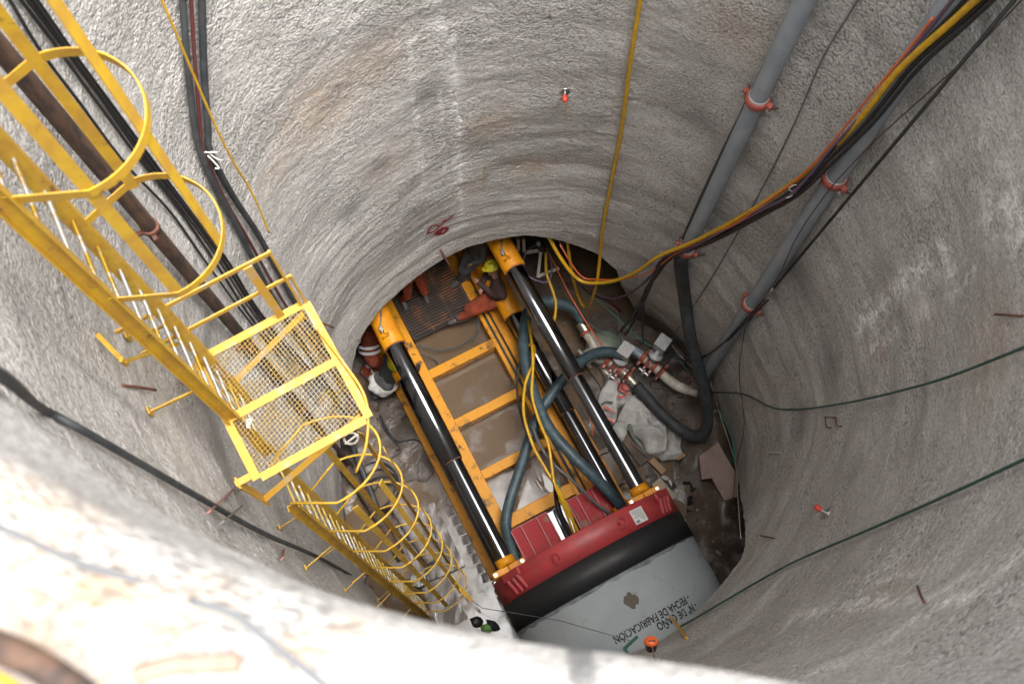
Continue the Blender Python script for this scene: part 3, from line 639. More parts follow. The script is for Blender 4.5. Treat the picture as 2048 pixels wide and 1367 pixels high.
stub((880, 498), (895, 522), 'thin rusty stub pointing down above the arched opening', .016, .1)
stub((1562, 905), (1540, 905), 'pale short stub on the right wall under the upper green rope', .014, .08, STRING)
stub((625, 638), (650, 648), 'rusty stub beside the mesh platform corner', .016, .12)
mb = MB(); a_, b_, c_ = wall_hit(180, 672, .04), wall_hit(216, 736, .10), wall_hit(302, 700, .33); mb.bar(a_, b_, .03, .012); mb.bar(b_, c_, .03, .012); mb.bar(b_-UP*.05, b_+UP*.05, .03, .02)
tag(mb.build('wall_bracket', YEL), 'bent yellow bracket on the wall left of the upper ladder', 'bracket')
stub((242, 770), (300, 784), 'thin rusty bar on the left wall below the ladder bracket', .01, .04)
stub((905, 855-600), (960, 330-75), 'small rusty wire in the middle of the far wall', .006, .02) if False else None
mb = MB(); pts = [wall_hit(x, y, .06) for x, y in ((1663, 855), (1660, 834), (1682, 836), (1684, 852))]; mb.tube([wall_hit(1663, 855)]+pts+[wall_hit(1684, 852)], .01, 6)
tag(mb.build('steel_loop', RUSTR), 'rusty square lifting loop on the right wall under the upper green rope', 'steel bar')
# left: dark cable along the wall, primed plates
cable('thick_cable', RUBD, [(-260, 690), (-30, 778), (60, 828), (150, 875), (300, 958), (400, 1013), (520, 1076), (650, 1130), (760, 1188), (830, 1216)], .02, .05, 'thick dark cable slung along the left wall below the rim', 'cable')
def plate(pa, pb, wd, label, m):
    a, b = wall_hit(*pa, .03), wall_hit(*pb, .06); mb = MB(); mb.bar(a, b, wd, .012); tag(mb.build('steel_bar', m), label, 'steel bar', 'short flat bars under the dark cable')
plate((476, 966), (402, 1036), .035, 'reddish flat bar crossing under the dark cable, nearer the platform', PRIMER)
plate((475, 1018), (428, 1058), .045, 'grey flat bar with a rusty bolt crossing under the dark cable', GWIRE)
plate((562, 1103), (552, 1128), .03, 'short reddish bar end hanging below the dark cable', PRIMER)
plate((735, 1140), (722, 1172), .03, 'rust brown bar end low on the left wall near the ladder foot', RUSTR)
# crimson marking
for nm, strokes, lb in (('paint_mark', [[(853, 466), (862, 450), (876, 450), (868, 460), (855, 464)], [(876, 452), (895, 436), (906, 428), (896, 436), (884, 440)], [(884, 452), (880, 464), (888, 462)]], None),
                        ('paint_mark', [[(868, 467), (880, 456), (894, 455), (886, 464), (873, 466), (884, 458)]], None)):
    mb = MB()
    for s_ in strokes:
        p = wpath(s_, .018, 5); i = np.array([CX, CY, 0])-p[len(p)//2]; i[2] = 0
        mb.sweep(p, flat(.045 if nm == 'paint_mark' and len(strokes) == 1 else .02, .006), False, True, up=i/np.linalg.norm(i))
    o = mb.build(nm, PAINTR); o.parent = wall; o.location = o.location
mb = MB()
for k in range(7):
    x = 1206+k*5.5; y = 586+k*4.4; p = wpath([(x, y), (x+4, y+9), (x+6, y+6)], .03, 3); i = np.array([CX, CY, 0])-p[1]; i[2] = 0; mb.sweep(p, flat(.02, .006), False, True, up=i/np.linalg.norm(i))
o = mb.build('paint_mark', PAINTR); o.parent = wall
# lamp and yellow stick by the pipe
p = at(1302, 1284, 8.0)
e = thing('buoy_lamp', 'orange and black lamp hanging against the wall above the concrete pipe', 'lamp', p)
ld = np.array([-.05, .85, .5])
mb = MB(); mb.lathe(p, ld, [(-.005, .062), (.0, .068), (.025, .064), (.045, .045), (.052, .02), (.052, 0)], 18); mb.build('cap', ORP, e)
mb = MB(); mb.lathe(p, ld, [(-.075, 0), (-.075, .045), (-.005, .061)], 18); mb.build('body', BLACKM, e)
mb = MB(); mb.tube([p+np.array([.04*math.cos(a), .06*math.sin(a)*.3, .07*math.sin(a)]) for a in np.linspace(0, 2*PI, 16)], .008, 5, closed=True); mb.bar(p+UP*.04, p+UP*.04+np.array([.03, -.22, .02]), .012, .012); mb.build('bracket', RUSTR, e)
mb = MB(); mb.cyl(wall_hit(1375, 1278, .02), wall_hit(1358, 1258, .2), .02, 8); tag(mb.build('yellow_peg', YCAB), 'yellow peg in the wall at the end of the lower green rope', 'peg')
# rim: loose wires and rusty iron lying by the edge
def rimpath(px, h): return spline([at(x, y, 16.0+h) for x, y in px], 6)
for px, r, lb in (([(-40, 1035), (70, 1085), (170, 1130), (280, 1160)], .006, 'blurred dark wire on the rim at the left edge'), ([(380, 1200), (470, 1230), (560, 1300), (620, 1345), (680, 1400)], .007, 'blurred dark wire on the rim running off the bottom edge')):
    mb = MB(); mb.tube(rimpath(px, .03), r, 6); tag(mb.build('rim_wire', GWIRE), lb, 'wire', 'loose wires on the rim')
mb = MB(); mb.tube(rimpath([(270, 1350), (350, 1330), (480, 1325)], .05), .014, 8); tag(mb.build('rusty_bar', TANB), 'blurred rusty brown bar lying on the rim at the bottom', 'steel bar')
mb = MB(); mb.tube(rimpath([(-60, 1270), (60, 1320), (170, 1390)], .06), .022, 8); tag(mb.build('rusty_bar', RUST), 'blurred dark rusty bar at the bottom left corner of the rim', 'steel bar')
mb = MB(); mb.tube(rimpath([(-60, 1335), (20, 1375), (70, 1420)], .07), .012, 8); tag(mb.build('yellow_bar', YEL), 'blurred yellow bar in the bottom left corner', 'steel bar')
mb = MB(); mb.tube(rimpath([(110, 1235), (200, 1222), (280, 1216), (360, 1212), (430, 1222), (520, 1262)], .006), .006, 8); tag(mb.build('pale_rope', mat('pale_rope_fibre', (.42, .37, .3), .9)), 'blurred tan rope lying along the rim', 'rope')

# ------------------------------------------------------------------ jacking machine
fr = thing('jacking_frame', 'yellow steel bed frame with cross beams under the four hydraulic jacks', 'machine frame', M(3, 0, .0))
def fbeam(name, s0, s1, v0, v1, z0, z1, m, parent=fr, bev=.008):
    mb = MB(); mb.box(M((s0+s1)/2, (v0+v1)/2, (z0+z1)/2), MU3, MV3, UP, s1-s0, v1-v0, z1-z0); return mb.build(name, m, parent, bevel=bev)
fbeam('side_beam', -.2, 8, -1.06, -.735, .05, .42, YELG)
fbeam('side_beam', -.2, 8, .53, .70, .05, .40, YELG)
fbeam('side_beam', -.2, 8, .735, .92, .05, .42, YELM)
fbeam('guide_rail', -.2, 5.0, .70, .735, .05, .34, BLACKM)
fbeam('guide_rail', .4, 4.6, .60, .645, .40, .425, BLACKM)
for s in (3.86, 2.84, 1.82): fbeam('cross_beam', s-.085, s+.085, -.735, .53, .12, .38, YELG)
fbeam('cross_beam', .78, 1.0, -.735, .53, .30, .42, YELG)
for v, z in ((-1.3, .25), (1.15, .25)): fbeam('outer_beam', .2, 8, v-.12, v+.12, .05, .3, YELG)
fbeam('thrust_wall', 8.0, 8.3, -1.6, 1.6, .05, 3.0, YELM)

jack_label = {('l', 1): 'upper left hydraulic jack, the long black and chrome one nearest the ladder', ('r', 1): 'upper right hydraulic jack with a pipe loop and lifting eye on its yellow barrel',
              ('l', 0): 'lower left hydraulic jack mostly hidden under the jack nearest the ladder', ('r', 0): 'lower right hydraulic jack seen between the blue hoses and the upper right jack'}
for side, v, s_b, s_j in (('l', -1.14, 3.92, 1.86), ('r', 1.14, 4.19, 2.15)):
    for upper_ in (1, 0):
        z = 2.5 if upper_ else 1.0; vv_ = v if upper_ else (-1.17 if side == 'l' else 1.0)
        sb = s_b if upper_ else (3.8 if side == 'l' else 3.95); sj = s_j if upper_ else (1.83 if side == 'l' else 2.0)
        e = thing('hydraulic_jack', jack_label[(side, upper_)], 'hydraulic jack', M(sb, vv_, z), 'hydraulic jacks of the pipe jacking machine')
        P = lambda s: M(s, vv_, z)
        rb = .19; r1_, r2_ = (.145, .118)
        mb = MB(); mb.lathe(P(sb), MU3, [(0, r1_+.01), (0, rb-.012), (.012, rb), (.30, rb), (4.1, rb), (4.1, 0)], 40); mb.build('barrel', YELM, e)
        mb = MB(); mb.lathe(P(sb), MU3, [(-.012, r1_+.004), (-.012, r1_+.022), (.004, r1_+.022)], 40); mb.build('wiper_ring', RUSTR, e)
        mb = MB(); mb.lathe(P(0), MU3, [(sj, 0), (sj, r1_-.008), (sj+.008, r1_), (sb+.01, r1_)], 48); mb.build('first_stage', CHROME, e)
        mb = MB(); mb.lathe(P(sj), MU3, [(-.012, r2_+.003), (-.012, r2_+.02), (.004, r2_+.02)], 40); mb.build('wiper_ring', RUSTR, e)
        mb = MB(); mb.lathe(P(0), MU3, [(.1, r2_), (sj+.01, r2_)], 48); mb.build('second_stage', CHROME, e)
        # yellow clamp
        mb = MB(); mb.lathe(P(0), MU3, [(.10, r2_+.002), (.10, r2_+.03), (.22, r2_+.03), (.22, r2_+.002)], 28); mb.build('clamp_collar', YELM, e)
        for k in (-1, 1):
            mb = MB(); mb.box(P(.045)+MV3*k*.135-UP*.0, MU3, MV3, UP, .10, .265, .24); mb.build('clamp_half', YELM, e, bevel=.012)
            mb = MB(); c = P(.045)+MV3*k*.22+UP*.12; mb.cyl(c, c+UP*.035, .026, 6); mb.build('bolt', STEEL, e)
        if upper_:
            side_ = 1 if side == 'l' else -1
            # hydraulic pipe, lifting eye and lug on the barrel's top
            q = lambda s, a: P(s)+(math.cos(a)*UP+math.sin(a)*MV3)*(rb+.03)
            mb = MB(); mb.tube(spline([q(sb+1.5, .1), q(sb+.95, .1), q(sb+.78, .3), q(sb+.55, .22), q(sb+.36, -.25), q(sb+.27, -.35)], 4), .013, 8); mb.build('hydraulic_pipe', GWIRE, e)
            mb = MB(); c = q(sb+.28, -.35); mb.cyl(c-UP*.02, c+UP*.05, .035, 6); mb.cyl(q(sb+.34, -.33), q(sb+.22, -.4), .025, 8); mb.build('fitting', STEEL, e)
            mb = MB(); c = q(sb+.14, -.3); mb.tube([c+(math.cos(a)*MV3+math.sin(a)*UP)*.05 for a in np.linspace(0, 2*PI, 14)], .014, 6, closed=True); mb.build('lifting_eye', YELM, e)
            mb = MB(); mb.box(q(sb+.22, -.12), MU3, MV3, UP, .1, .06, .07); mb.build('lug', YELM, e, bevel=.006)

# red thrust ring
AX = lambda s: M(s, PV, PZ)
tr = thing('thrust_ring', 'red steel thrust ring pressing on the concrete pipe', 'thrust ring', AX(-.2))
mb = MB(); mb.lathe(AX(0), -MU3, [(.0, 1.15), (.0, PR-.02), (.02, PR), (.37, PR), (.37, 1.2), (.0, 1.15)], 96); mb.build('ring_plate', RED, tr)
# sled panels below the ring's back
for v0, v1, m, nm in ((-.78, -.12, REDW, 'panel'), (.26, .9, REDW, 'panel')):
    mb = MB(); mb.box(M(.32, (v0+v1)/2, .92), MU3, MV3, UP, .72, v1-v0, .05); o = mb.build(nm, m, tr, bevel=.006)
    for f in (.0, .28, .72, 1.0):
        v = v0+(v1-v0)*f; mb = MB(); mb.box(M(.32, v, .975), MU3, MV3, UP, .70, .022, .06); mb.build('rib', RED, o)
    mb = MB(); mb.box(M(.68, (v0+v1)/2, .68), MU3, MV3, UP, .04, v1-v0, .42); mb.build('panel_face', RED, o)
mb = MB(); mb.box(M(.3, .07, .80), MU3, MV3, UP, .74, .36, .02); mb.build('tray', mat('wet_tray', (.16, .16, .17), .06, metal=.4), tr)
mb = MB(); mb.box(M(.32, -1.0, .75), MU3, MV3, UP, .5, .05, .5); mb.box(M(.32, 1.1, .75), MU3, MV3, UP, .5, .05, .5); 
def on_ring(s, v, h=0.):       # point on the ring's top surface
    a = math.asin((v-PV)/PR); return AX(s)+(math.sin(a)*MV3+math.cos(a)*UP)*(PR+h), math.sin(a)*MV3+math.cos(a)*UP, math.cos(a)*MV3-math.sin(a)*UP
for v in (-.5, .55):
    c, nrm, tg = on_ring(-.19, v, .0)
    mb = MB(); mb.tube([c-tg*.055+nrm*.01]+[c+tg*(.075*math.cos(a))+MU3*(.075*math.sin(a))+nrm*.03 for a in np.linspace(-PI/2-.6, PI/2+.6, 14)]+[c-tg*.055+nrm*.01], .017, 6); mb.box(c+nrm*.015, tg, MU3, nrm, .06, .04, .03); mb.build('lifting_eye', RED, tr)
c, nrm, tg = on_ring(-.2, .84, .0)
mb = MB(); mb.box(c+nrm*.006, tg, MU3, nrm, .24, .22, .004); lab = mb.build('label_plate', LABELW, tr)
mb = MB()
for k in range(9):
    wl = (.2, .19, .2, .16, .19, .2, .1, .08, .06)[k]; mb.box(c+nrm*.009+tg*((wl-.2)/2)*-1-MU3*(.085-.02*k)*-1, tg, MU3, nrm, wl, .008, .001)
mb.box(c+nrm*.009-tg*.06-MU3*.075, tg, MU3, nrm, .07, .04, .001)
mb.build('print', INKG, lab, kind='stuff')
for v, sgn in ((-1.14, -1), (1.14, 1)):
    c, nrm, tg = on_ring(-.06, PV+.98*sgn*1.25 if sgn > 0 else PV-1.22, 0)
    mb = MB(); mb.box(c+nrm*.05, tg, MU3, nrm, .42, .12, .05); bk = mb.build('jack_bracket', RED, tr, bevel=.01)
    for k in (-1, 0, 1):
        p = c+tg*k*.125; mb = MB(); mb.cyl(p+nrm*.05-MU3*.04, p-MU3*.27-nrm*.015, .048, 10, .03); mb.build('gusset', RED, bk)

# concrete pipe
cp = thing('concrete_pipe', 'big grey concrete jacking pipe with a black band and stencilled lettering', 'pipe', AX(-2))
mb = MB(); mb.lathe(AX(0), -MU3, [(.36, 1.2), (.375, PR+.006), (.79, PR+.006), (.79, PR-.012)], 128)
mb.build('black_band', BLACKM, cp)
mb = MB(); mb.lathe(AX(0), -MU3, [(.785, 1.28), (.785, PR-.008), (2.0, PR-.008), (5.5, PR-.008), (5.5, 1.28), (.785, 1.28)], 128); mb.build('shell', CONC, cp)
# ragged black edge of the band
mb = MB(); A_ = np.linspace(-1.35, 1.35, 150)
ed = .05+.05*vnoise(np.stack([A_*2.2, A_*0, A_*0], -1))+.02*vnoise(np.stack([A_*9, A_*0+4, A_*0], -1))
ii = [AX(-.78)+(math.sin(a)*MV3+math.cos(a)*UP)*(PR-.0045) for a in A_]; jj = [AX(-.785-max(.003, e_*1.2))+(math.sin(a)*MV3+math.cos(a)*UP)*(PR-.0045) for a, e_ in zip(A_, ed)]
mb.add(ii+jj, [(i, i+1, 150+i+1, 150+i) for i in range(149)], True); mb.build('band_edge', mat('grey_primer_edge', (.10, .11, .115), .6, col2=(.2, .22, .23), nscale=5), cp)
def pipe_hit(px, py):
    r = ray(px, py); t = np.linspace(10, 18, 4000); P = E0+t[:, None]*r; d = P-AX(0); s = d@MU3; d = d-s[:, None]*MU3
    k = int(np.argmax(np.hypot(d@MV3, d@UP) < PR-.008)); return s[k], math.asin(np.clip((d[k]@MV3)/PR, -1, 1))
def pipe_pt(s, a, h): return AX(s)+(math.sin(a)*MV3+math.cos(a)*UP)*(PR-.008+h)
def lettering(txt, pa, pb, m, name, hscale=1.0):
    """text running from pixel pa (start of baseline) to pb (end) wrapped on the pipe"""
    (s0, a0), (s1, a1) = pipe_hit(*pa), pipe_hit(*pb)
    cu = bpy.data.curves.new('tmp_text', 'FONT'); cu.body = txt; cu.size = 1; cu.extrude = 0; cu.resolution_u = 3; cu.offset = .03
    o = bpy.data.objects.new('tmp_text', cu); COL.objects.link(o); dg = bpy.context.evaluated_depsgraph_get()
    me = bpy.data.meshes.new_from_object(o.evaluated_get(dg)); bpy.data.objects.remove(o)
    bm = bmesh.new(); bm.from_mesh(me); bmesh.ops.triangulate(bm, faces=bm.faces)
    L = max(v.co.x for v in bm.verts); arc = abs(a1-a0)*PR; k = arc/L
    mb = MB(); vs = []
    for v in bm.verts:
        f = v.co.x/L; a = a0+(a1-a0)*f; s = s0+(s1-s0)*f-v.co.y*k*hscale; vs.append(pipe_pt(s, a, .004))
    bm.verts.index_update(); mb.add(vs, [[v.index for v in f.verts] for f in bm.faces]); bm.free(); o = mb.build(name, m, cp); return o
lettering('- FECHA DE FABRICACIÓN', (1375, 1188), (1225, 1274), INK, 'stencil_lettering', 1.35)
lettering('- N° DE CAÑO', (1390, 1203), (1311, 1247), INK, 'stencil_lettering', 1.35)
lettering('- TUBO N° 31', (1402, 1222), (1300, 1280), INK, 'stencil_lettering', 1.3) if False else None
s_, a_ = pipe_hit(1262, 1284)
mb = MB(); q = lambda x, y, h=.005: pipe_pt(s_-y, a_+x/PR, h)
mb.sweep([q(-.13, .03), q(.0, .0), q(.12, -.03)], flat(.045, .004), False, up=UP); mb.sweep([q(-.12, .02), q(-.115, .10), q(-.10, .17)], flat(.045, .004), False, up=UP); mb.build('green_mark', GREENP, cp)
s_, a_ = pipe_hit(1262, 1200)
mb = MB(); n_ = 16; vs = [pipe_pt(s_, a_, .004)]+[pipe_pt(s_+.11*math.sin(2*PI*i/n_)*(1+.25*math.sin(i*2.3)), a_+.095*math.cos(2*PI*i/n_)*(1+.2*math.cos(i*1.7))/PR, .004) for i in range(n_)]
mb.add(vs, [(0, 1+i, 1+(i+1) % n_) for i in range(n_)]); mb.build('mud_patch', MUDP, cp)

# hoses over the machine
def hose3(name, m, pts, r, label, cat='hose', group=None, n=6, sides=10):
    mb = MB(); mb.tube(spline([at(x, y, z) for x, y, z in pts], n), r, sides); return tag(mb.build(name, m), label, cat, group)
hose3('slurry_hose', HOSE, [(1168, 648, .75), (1148, 618, .9), (1120, 607, 1.0), (1085, 603, 1.1), (1058, 622, 1.2), (1048, 665, 1.3), (1050, 720, 1.4), (1066, 780, 1.5), (1095, 850, 1.6), (1140, 905, 1.6), (1185, 950, 1.5), (1225, 990, 1.3), (1258, 1030, 1.0)], .095, 'blue grey slurry hose from the pump under the upper right jack to the ring', group='blue grey slurry hoses', sides=16)
hose3('slurry_hose', HOSE, [(1250, 712, .95), (1215, 703, 1.05), (1180, 710, 1.15), (1145, 738, 1.3), (1105, 785, 1.25), (1075, 835, 1.2), (1055, 890, 1.1), (1038, 945, 1.0), (1020, 1000, .95), (1012, 1045, .9), (1020, 1085, .8), (1036, 1130, .7)], .09, 'blue grey slurry hose crossing below the other one towards the upper left jack', group='blue grey slurry hoses', sides=16)
G = 'yellow cables draped over the machine'
hose3('yellow_cable', YCAB, [(1040, 700, 1.2), (1066, 690, 1.5), (1066, 725, 1.6), (1050, 770, 1.6), (1048, 830, 1.65), (1066, 890, 1.65), (1090, 935, 1.65), (1118, 980, 1.6), (1140, 1025, 1.4), (1155, 1070, 1.1)], .025, 'yellow cable that bows out to the left over the blue hose', 'cable', G)
hose3('yellow_cable', YCAB, [(1056, 640, 1.3), (1064, 690, 1.7), (1066, 735, 1.75), (1064, 790, 1.75), (1078, 840, 1.75), (1096, 885, 1.75), (1104, 935, 1.7), (1110, 970, 1.7), (1135, 1020, 1.5), (1160, 1070, 1.1)], .025, 'yellow cable that runs straighter, right of the bowed one', 'cable', G)
hose3('yellow_cable', YCAB, [(1112, 975, 1.6), (1128, 1015, 1.5), (1150, 1072, 1.05)], .022, 'short third yellow cable beside the pair over the tray', 'cable', G)
G = 'thin black cables over the machine'
hose3('black_cable', CAB, [(1045, 660, 1.2), (1040, 720, 1.3), (1034, 770, 1.3), (1040, 820, 1.35), (1056, 870, 1.4), (1080, 910, 1.4), (1105, 960, 1.4), (1118, 1010, 1.2), (1140, 1070, 1.0)], .02, 'black cable left of the yellow cables', 'cable', G)
hose3('grey_cable', GWIRE, [(1064, 850, 1.4), (1080, 890, 1.5), (1110, 930, 1.5), (1150, 965, 1.4), (1185, 1000, 1.2), (1225, 1030, 1.05)], .024, 'grey cable with a black plug running into the right red panel', 'cable')
hose3('black_cable', CAB, [(1108, 970, 1.5), (1112, 1010, 1.2), (1125, 1050, 1.0), (1138, 1080, .95)], .018, 'short black cable ending on the wet tray', 'cable', G)
hose3('teal_twine', TEAL, [(1115, 960, 1.5), (1130, 1000, 1.3), (1155, 1030, 1.1), (1168, 1070, 1.0)], .006, 'thin teal twine beside the yellow cables over the ring', 'twine')
hose3('teal_twine', TEAL, [(1032, 728, .5), (1030, 755, .5), (1026, 775, .5)], .006, 'scrap of teal twine by the right frame beam', 'twine')
hose3('grey_wire', HOSE, [(838, 690, .3), (880, 700, .3), (918, 692, .35), (950, 672, .45), (958, 650, .5), (955, 635, .5)], .012, 'thin blue grey line looping across the muddy water to the sitting worker', 'wire')
hose3('grey_wire', HOSE, [(825, 708, .45), (850, 710, .3), (868, 718, .2), (875, 728, .1)], .009, 'short thin line trailing from the left beam into the water', 'wire')
hose3('black_cable', CAB, [(775, 920, .1), (800, 900, .1), (770, 860, .1), (760, 830, .1), (790, 880, .1), (835, 880, .12), (870, 920, .15), (905, 975, .2), (930, 1010, .2), (960, 1060, .2), (985, 1100, .2)], .016, 'black cable trailing along the left edge of the frame', 'cable', 'black cables lying on the mud')
for k in range(4):
    mb = MB(); c = at(752+k*7, 968+k*9, .12+.02*k); mb.tube([c+np.array([(.36-.03*k)*math.cos(a)*(1+.1*math.sin(3*a+k)), (.40-.05*k)*math.sin(a), .04*math.sin(2*a+k)]) for a in np.linspace(0, 2*PI, 30)], .016, 6, closed=True)
    tag(mb.build('cable_loop', CAB), ('widest', 'second widest', 'third widest', 'smallest')[k]+' loop of black cable coiled on the mud behind the lower ladder', 'cable', 'loops of the coiled black cable')

# ------------------------------------------------------------------ pump and valves on the right
pm = thing('slurry_pump', 'pale green and white slurry pump at the foot of the right wall', 'pump', at(1195, 690, .2))
a = at(1162, 645, .75); b = at(1178, 672, .7); c = at(1196, 700, .62)
mb = MB(); mb.cyl(a, a+(b-a)*.62, .1, 18); mb.build('hose_ferrule', mat('brass_steel', (.45, .43, .33), .35, .8), pm)
mb = MB(); mb.lathe(a+(b-a)*.7, b-a, [(-.03, .1), (-.03, .125), (.03, .125), (.03, .1)], 18); mb.build('clamp', COUP, pm)
mb = MB(); mb.cyl(a+(b-a)*.75, c, .095, 18); mb.build('inlet_pipe', WHITEP, pm)
mb = MB(); ctr = at(1210, 690, .55); mb.lathe(ctr-UP*.35, UP, [(0, .0), (0, .28), (.1, .33), (.3, .33), (.42, .24), (.48, .12), (.5, 0)], 22); mb.build('volute', PUMPG, pm)
mb = MB(); d = (at(1172, 715, .5)-ctr); d /= np.linalg.norm(d); mb.lathe(ctr+d*.2, d, [(0, .13), (.22, .13), (.22, .2), (.27, .2), (.27, .09), (.1, .09)], 20); mb.build('flange', WHITEP, pm)
for k in range(8):
    a_ = 2*PI*k/8; s1 = np.cross(d, UP); s1 /= np.linalg.norm(s1); p = ctr+d*.475+(math.cos(a_)*s1+math.sin(a_)*np.cross(s1, d))*.165; mb = MB(); mb.cyl(p, p+d*.025, .016, 6); mb.build('bolt', RUSTR, pm)
mb = MB(); mb.tube(spline([at(1192, 715, .45), at(1215, 722, .5), at(1240, 742, .6)]), .095, 16); mb.build('outlet_pipe', WHITEP, pm)
mb = MB(); mb.box(at(1222, 745, .2), MU3, MV3, UP, .45, .3, .25); mb.build('motor_base', WHITEP, pm, bevel=.02)

def valve(px, label, boxpx, lz, dpx, tail):
    a = at(*px[0], .62); b = at(*px[1], .62); d = (b-a)/np.linalg.norm(b-a); L = np.linalg.norm(b-a)
    e = thing('pinch_valve', label, 'valve', a, 'valves with grey actuator boxes')
    mb = MB(); mb.cyl(a, b, .085, 18); mb.build('body', WHITEP, e)
    for f in (.08, .36, .62, .95):
        p = a+(b-a)*f; mb = MB(); mb.lathe(p, d, [(-.04, .085), (-.04, .108), (.04, .108), (.04, .085)], 18)
        s = np.cross(d, UP); mb.box(p+s*.14, s, d, UP, .08, .05, .07); mb.box(p-s*.14, s, d, UP, .08, .05, .07); o = mb.build('clamp', COUP, e)
        m2 = MB(); m2.cyl(p+s*.15-UP*.07, p+s*.15+UP*.07, .014, 6); m2.build('bolt', STEEL, o)
    m_ = a+(b-a)*.45; top = at(*boxpx, lz)
    mb = MB(); mb.lathe(m_+UP*.07, top-m_, [(0, .05), (.16, .05), (.16, .13), (.22, .13), (.22, .04), (.35, .04)], 18); mb.build('bonnet', BOXG, e)
    yaw = np.array([math.cos(.95), math.sin(.95), 0]); y2 = np.array([-math.sin(.95), math.cos(.95), 0])
    mb = MB(); mb.box(top, yaw, y2, UP, .235, .21, .26); ac = mb.build('actuator_box', BOXG, e, bevel=.01)
    mb = MB(); mb.box(top+UP*.135, yaw, y2, UP, .25, .225, .012); mb.build('lid', BOXG, ac)
    mb = MB(); mb.cyl(m_-np.cross(d, UP)*-.16+UP*.0, m_+np.cross(d, UP)*.26, .03, 10); mb.cyl(m_+np.cross(d, UP)*.2-d*.1, m_+np.cross(d, UP)*.2+d*.1, .02, 8); mb.build('lever', STEEL, e)
    q = top-y2*.13; mb = MB(); mb.tube(spline([q-UP*.05, q-y2*.12-UP*.1, m_+np.cross(d, UP)*.3+d*.25, m_+np.cross(d, UP)*.2+d*.45]), .01, 6); mb.build('signal_wire', CAB, e)
    for nm, m, r, pts in tail:
        mb = MB(); mb.tube(spline([at(x, y, z) for x, y, z in pts]), r, 18); mb.build(nm, m, e)
    return e
valve([(1214, 718), (1258, 752)], 'valve with grey box whose outlet becomes the thick black hose', (1250, 703), 1.05, None, [('ferrule', mat('brass_ferrule', (.4, .38, .3), .35, .8), .088, [(1247, 744, .62), (1257, 754, .62), (1272, 770, .62)])])
valve([(1284, 712), (1324, 746)], 'valve with grey box whose outlet is the white elbow pipe', (1324, 688), 1.05, None, [('inlet_hose', GREY, .08, [(1262, 696, .62), (1275, 705, .62), (1290, 717, .62)]), ('elbow_pipe', WHITEP, .088, [(1318, 741, .62), (1335, 757, .6), (1360, 774, .58), (1395, 785, .55)])])
A_end = p1b-d1*.05
big = [A_end+d1*.0, A_end-d1*.3, at(1369, 590, 3.0), at(1380, 670, 2.35), at(1398, 740, 1.8), at(1412, 800, 1.35), at(1414, 850, .95), at(1398, 872, .7), at(1365, 862, .5), at(1325, 828, .5), at(1295, 795, .55), at(1272, 770, .62)]
mb = MB(); mb.tube(spline(big, 8), .1, 18); tag(mb.build('rubber_hose', RUBD), 'very thick black rubber hose hanging from the grey pipe and looping back to the valve', 'hose')
mb = MB(); mb.bar(at(1395, 855, .86), at(1438, 848, .86), .016, .016); tag(mb.build('timber_batten', RUSTR), 'thin rusty bar under the loop of the thick rubber hose', 'bar')
# loose cables over the pump
hose3('orange_cable', ORNG, [(1090, 490, 1.4), (1110, 530, 1.2), (1140, 590, 1.1), (1170, 640, 1.0), (1190, 670, 1.0), (1206, 691, 1.05)], .013, 'orange cable running straight down to the green pump', 'cable')
hose3('teal_twine', TEAL, [(1105, 490, 1.2), (1150, 560, 1.0), (1200, 605, .9), (1240, 640, .8), (1290, 685, .7), (1340, 705, .6), (1380, 745, .6)], .007, 'teal twine stretched over the pump past the valve boxes', 'twine')
hose3('grey_wire', GWIRE, [(1120, 520, 1.1), (1180, 590, 1.0), (1232, 620, .95), (1238, 660, .95), (1240, 700, .95)], .007, 'thin grey wire dropping to the box of the left valve', 'wire')
hose3('grey_wire', GWIRE, [(1110, 540, 1.0), (1140, 600, .9), (1190, 655, .8), (1250, 675, .8), (1300, 675, .9)], .006, 'thin grey wire stretched across to the right valve box', 'wire')
hose3('grey_wire', STRING, [(1344, 690, .9), (1362, 712, .8), (1385, 735, .7)], .006, 'pale wire hanging off the right valve box', 'wire')
hose3('yellow_cable', YCAB, [(1092, 505, 1.5), (1093, 545, 1.3), (1105, 580, 1.2), (1112, 610, 1.1), (1108, 640, 1.0), (1098, 660, .8)], .026, 'yellow hose hanging in front of the white tube frame', 'hose')
hose3('purple_cable', PURP, [(1078, 488, 1.5), (1055, 500, 1.5), (1047, 525, 1.4), (1055, 550, 1.3), (1080, 563, 1.25), (1098, 560, 1.25), (1104, 535, 1.3), (1095, 500, 1.5)], .016, 'purple cable looped through the white tube frame', 'cable')
wf = thing('tube_frame', 'white square tube frame with a black knob at the top of the arch', 'frame', at(1078, 540, .2))
for a, b in (((1082, 500, 1.45), (1076, 553, .95)), ((1076, 553, .95), (1118, 536, 1.0)), ((1082, 500, 1.45), (1052, 505, 1.3)), ((1075, 484, 1.6), (1085, 505, 1.4)), ((1036, 478, 1.5), (1037, 500, 1.2)), ((1047, 478, 1.5), (1048, 502, 1.2))):
    mb = MB(); mb.bar(at(*a), at(*b), .05, .05); mb.build('tube', WHITEP, wf)
mb = MB(); p = at(1084, 495, 1.5); mb.lathe(p-UP*.03, UP, [(0, 0), (0, .08), (.06, .08), (.08, .05), (.08, 0)], 14); mb.build('knob', BLACKM, wf)

